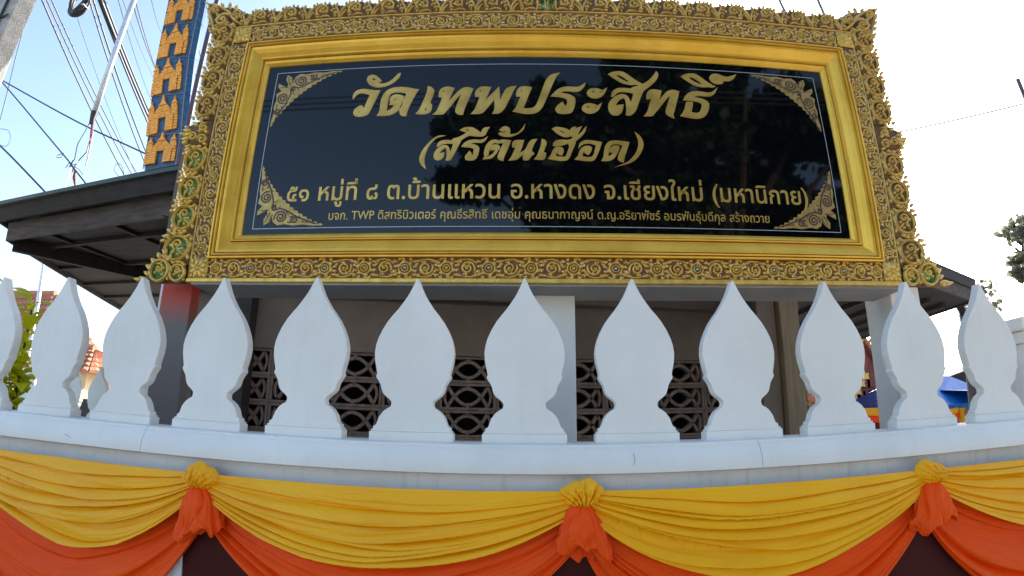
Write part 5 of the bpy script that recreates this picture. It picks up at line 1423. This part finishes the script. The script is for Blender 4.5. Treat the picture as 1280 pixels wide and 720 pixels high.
# lamp post with cables at the end of the eave
lp = empty('lamp_post', (0, 0, 0), 0, 'thin dark lamp post with lantern head below the right end of the eave', 'lamp post')
a = at(1200, 388, 7.2); b = at(1208, 540, 7.2)
m = MB(); m.tube([(a.x - .18, 7.2, 0), (a.x - .05, 7.2, a.z - .8), (a.x, 7.2, a.z)], [.035, .026, .022], 8); m.obj('pole', M['cable'], lp)
m = MB(); m.tube([(a.x - .10, 7.2, a.z + .12), (a.x + .02, 7.2, a.z + .08), (a.x + .05, 7.2, a.z - .05), (a.x + .06, 7.2, a.z - .28)], [.05, .075, .06, .035], 8); m.obj('lantern_head', M['wood_dark'], lp)
m = MB(); m.tube([(a.x - .06, 7.15, a.z - .1), (a.x - .11, 7.15, a.z - .7), (a.x - .22, 7.15, 0)], .010, 5); m.obj('wire', M['cable_grey'], lp)
m = MB(); m.prism([(a.x - .02, 1.62), (a.x + .17, 1.75), (a.x + .26, 2.0), (a.x + .20, 2.35), (a.x + .05, 2.5)], 7.25, 7.3); m.obj('leaf_plate', M['wood_grey'], lp)

# ================================================================== TREES
def tree(name, label, base, height, crowns, leafm, nleaf, lsize, seed, trunk_r=.2, lean=(0, 0)):
    R = random.Random(seed)
    t = empty(name, (base[0], base[1], 0), 0, label, 'tree')
    m = MB()
    topv = Vector((lean[0], lean[1], height))
    m.tube([(0, 0, 0), (lean[0] * .3 + .1, lean[1] * .3, height * .35), (lean[0] * .7, lean[1] * .7, height * .7), tuple(topv)], [trunk_r, trunk_r * .8, trunk_r * .55, trunk_r * .2], 9)
    m.obj('trunk', M['bark'], t, smooth=True)
    for (cx, cy, cz, rx, ry, rz) in crowns:
        m = MB()
        k = R.uniform(.45, .8)
        s0 = Vector((lean[0] * k, lean[1] * k, height * k))
        m.tube([tuple(s0), tuple(s0.lerp(Vector((cx, cy, cz)), .55) + Vector((0, 0, .15))), (cx, cy, cz)], [trunk_r * .4, trunk_r * .26, trunk_r * .08], 6)
        m.obj('limb', M['bark'], t)
    if height < 8:
        m = MB()
        for (cx, cy, cz, rx, ry, rz) in crowns:
            for _ in range(9):
                e = Vector((cx + R.uniform(-1, 1) * rx * 1.2, cy + R.uniform(-1, 1) * ry, cz + R.uniform(-.3, 1.2) * rz))
                s_ = Vector((cx * .6, cy * .6, cz - rz * 1.3)); md_ = s_.lerp(e, .5) + Vector((R.uniform(-.1, .1), 0, R.uniform(-.1, .1)))
                m.tube([tuple(s_), tuple(md_), tuple(e)], [.022, .014, .006], 5)
        tag(m.obj('twigs', M['bark'], t), kind='stuff')
    m = MB()
    for (cx, cy, cz, rx, ry, rz) in crowns:
        for _ in range(5):
            c = (cx + R.uniform(-.6, .6) * rx, cy + R.uniform(-.6, .6) * ry, cz + R.uniform(-.6, .6) * rz)
            leafcards(m, c, (rx * .55, ry * .55, rz * .5), nleaf // 5, lsize, R)
    tag(put('crown', m.mesh('crown', leafm, False, False), t), kind='stuff')
    return t
a = at(1275, 330, 14)
tree('sparse_tree', 'tall sparse tree with bare trunk against white sky at the right edge', (17.15, 14), 7.6,
     [(.30, 0, 7.2, .5, .5, .4), (.25, 0, 6.5, .45, .5, .3), (.6, .2, 7.7, .5, .5, .5), (-.1, .1, 5.9, .3, .3, .2)], M['leaf_far'], 130, .26, 3, .15, (.5, 0))
tree('small_tree', 'thin leafless looking bush tree low beside the tall trunk at right', (16.0, 15.5), 5.6,
     [(.2, 0, 5.6, .8, .6, .6), (.6, 0, 5.0, .7, .6, .5), (0.1, .2, 5.0, .5, .5, .4)], M['leaf_far'], 110, .22, 8, .08)
tree('bare_tree', 'faint bare treetop above the shed roof right of the hall', (10.7, 16), 4.6,
     [(.1, 0, 4.4, .5, .5, .5), (-.3, 0, 4.0, .4, .4, .4)], M['leaf_far'], 14, .2, 12, .05)
# big tree across the road, behind the viewer: what the polished granite reflects
R9 = random.Random(31)
cr_ = []
for _ in range(62):
    x_ = R9.uniform(-1, 1); z_ = R9.uniform(-1, 1)
    if x_ * x_ + z_ * z_ > 1: continue
    cr_.append((x_ * 6.6, R9.uniform(-1.5, 1.5), 6.4 + z_ * 5.2, 1.35, 1.3, 1.2))
tree('shade_tree', 'big dark shade tree across the road, mirrored in the black granite sign', (6.4, -9.5), 8.5, cr_, M['leaf_dark'], 1300, .34, 44, .4)
cr_ = []
for _ in range(26):
    x_ = R9.uniform(-1, 1); z_ = R9.uniform(-1, 1)
    if x_ * x_ + z_ * z_ > 1: continue
    cr_.append((x_ * 4.0, R9.uniform(-1.2, 1.2), 8.6 + z_ * 4.2, 1.2, 1.2, 1.1))
tree('second_shade_tree', 'tall dark tree beside the big shade tree, mirrored left of centre in the granite', (2.0, -10.5), 8.5, cr_, M['leaf_dark'], 1000, .34, 45, .35)
G3 = 'street cables mirrored in the granite'
for k in range(3):
    cable([(-14, -6.5, 8.95 + k * .16), (14, -6.5, 9.35 + k * .16)], .018, '%s street cable strung across the road, mirrored along the top of the granite' % ('lowest', 'middle', 'highest')[k], G3, wob=.5)
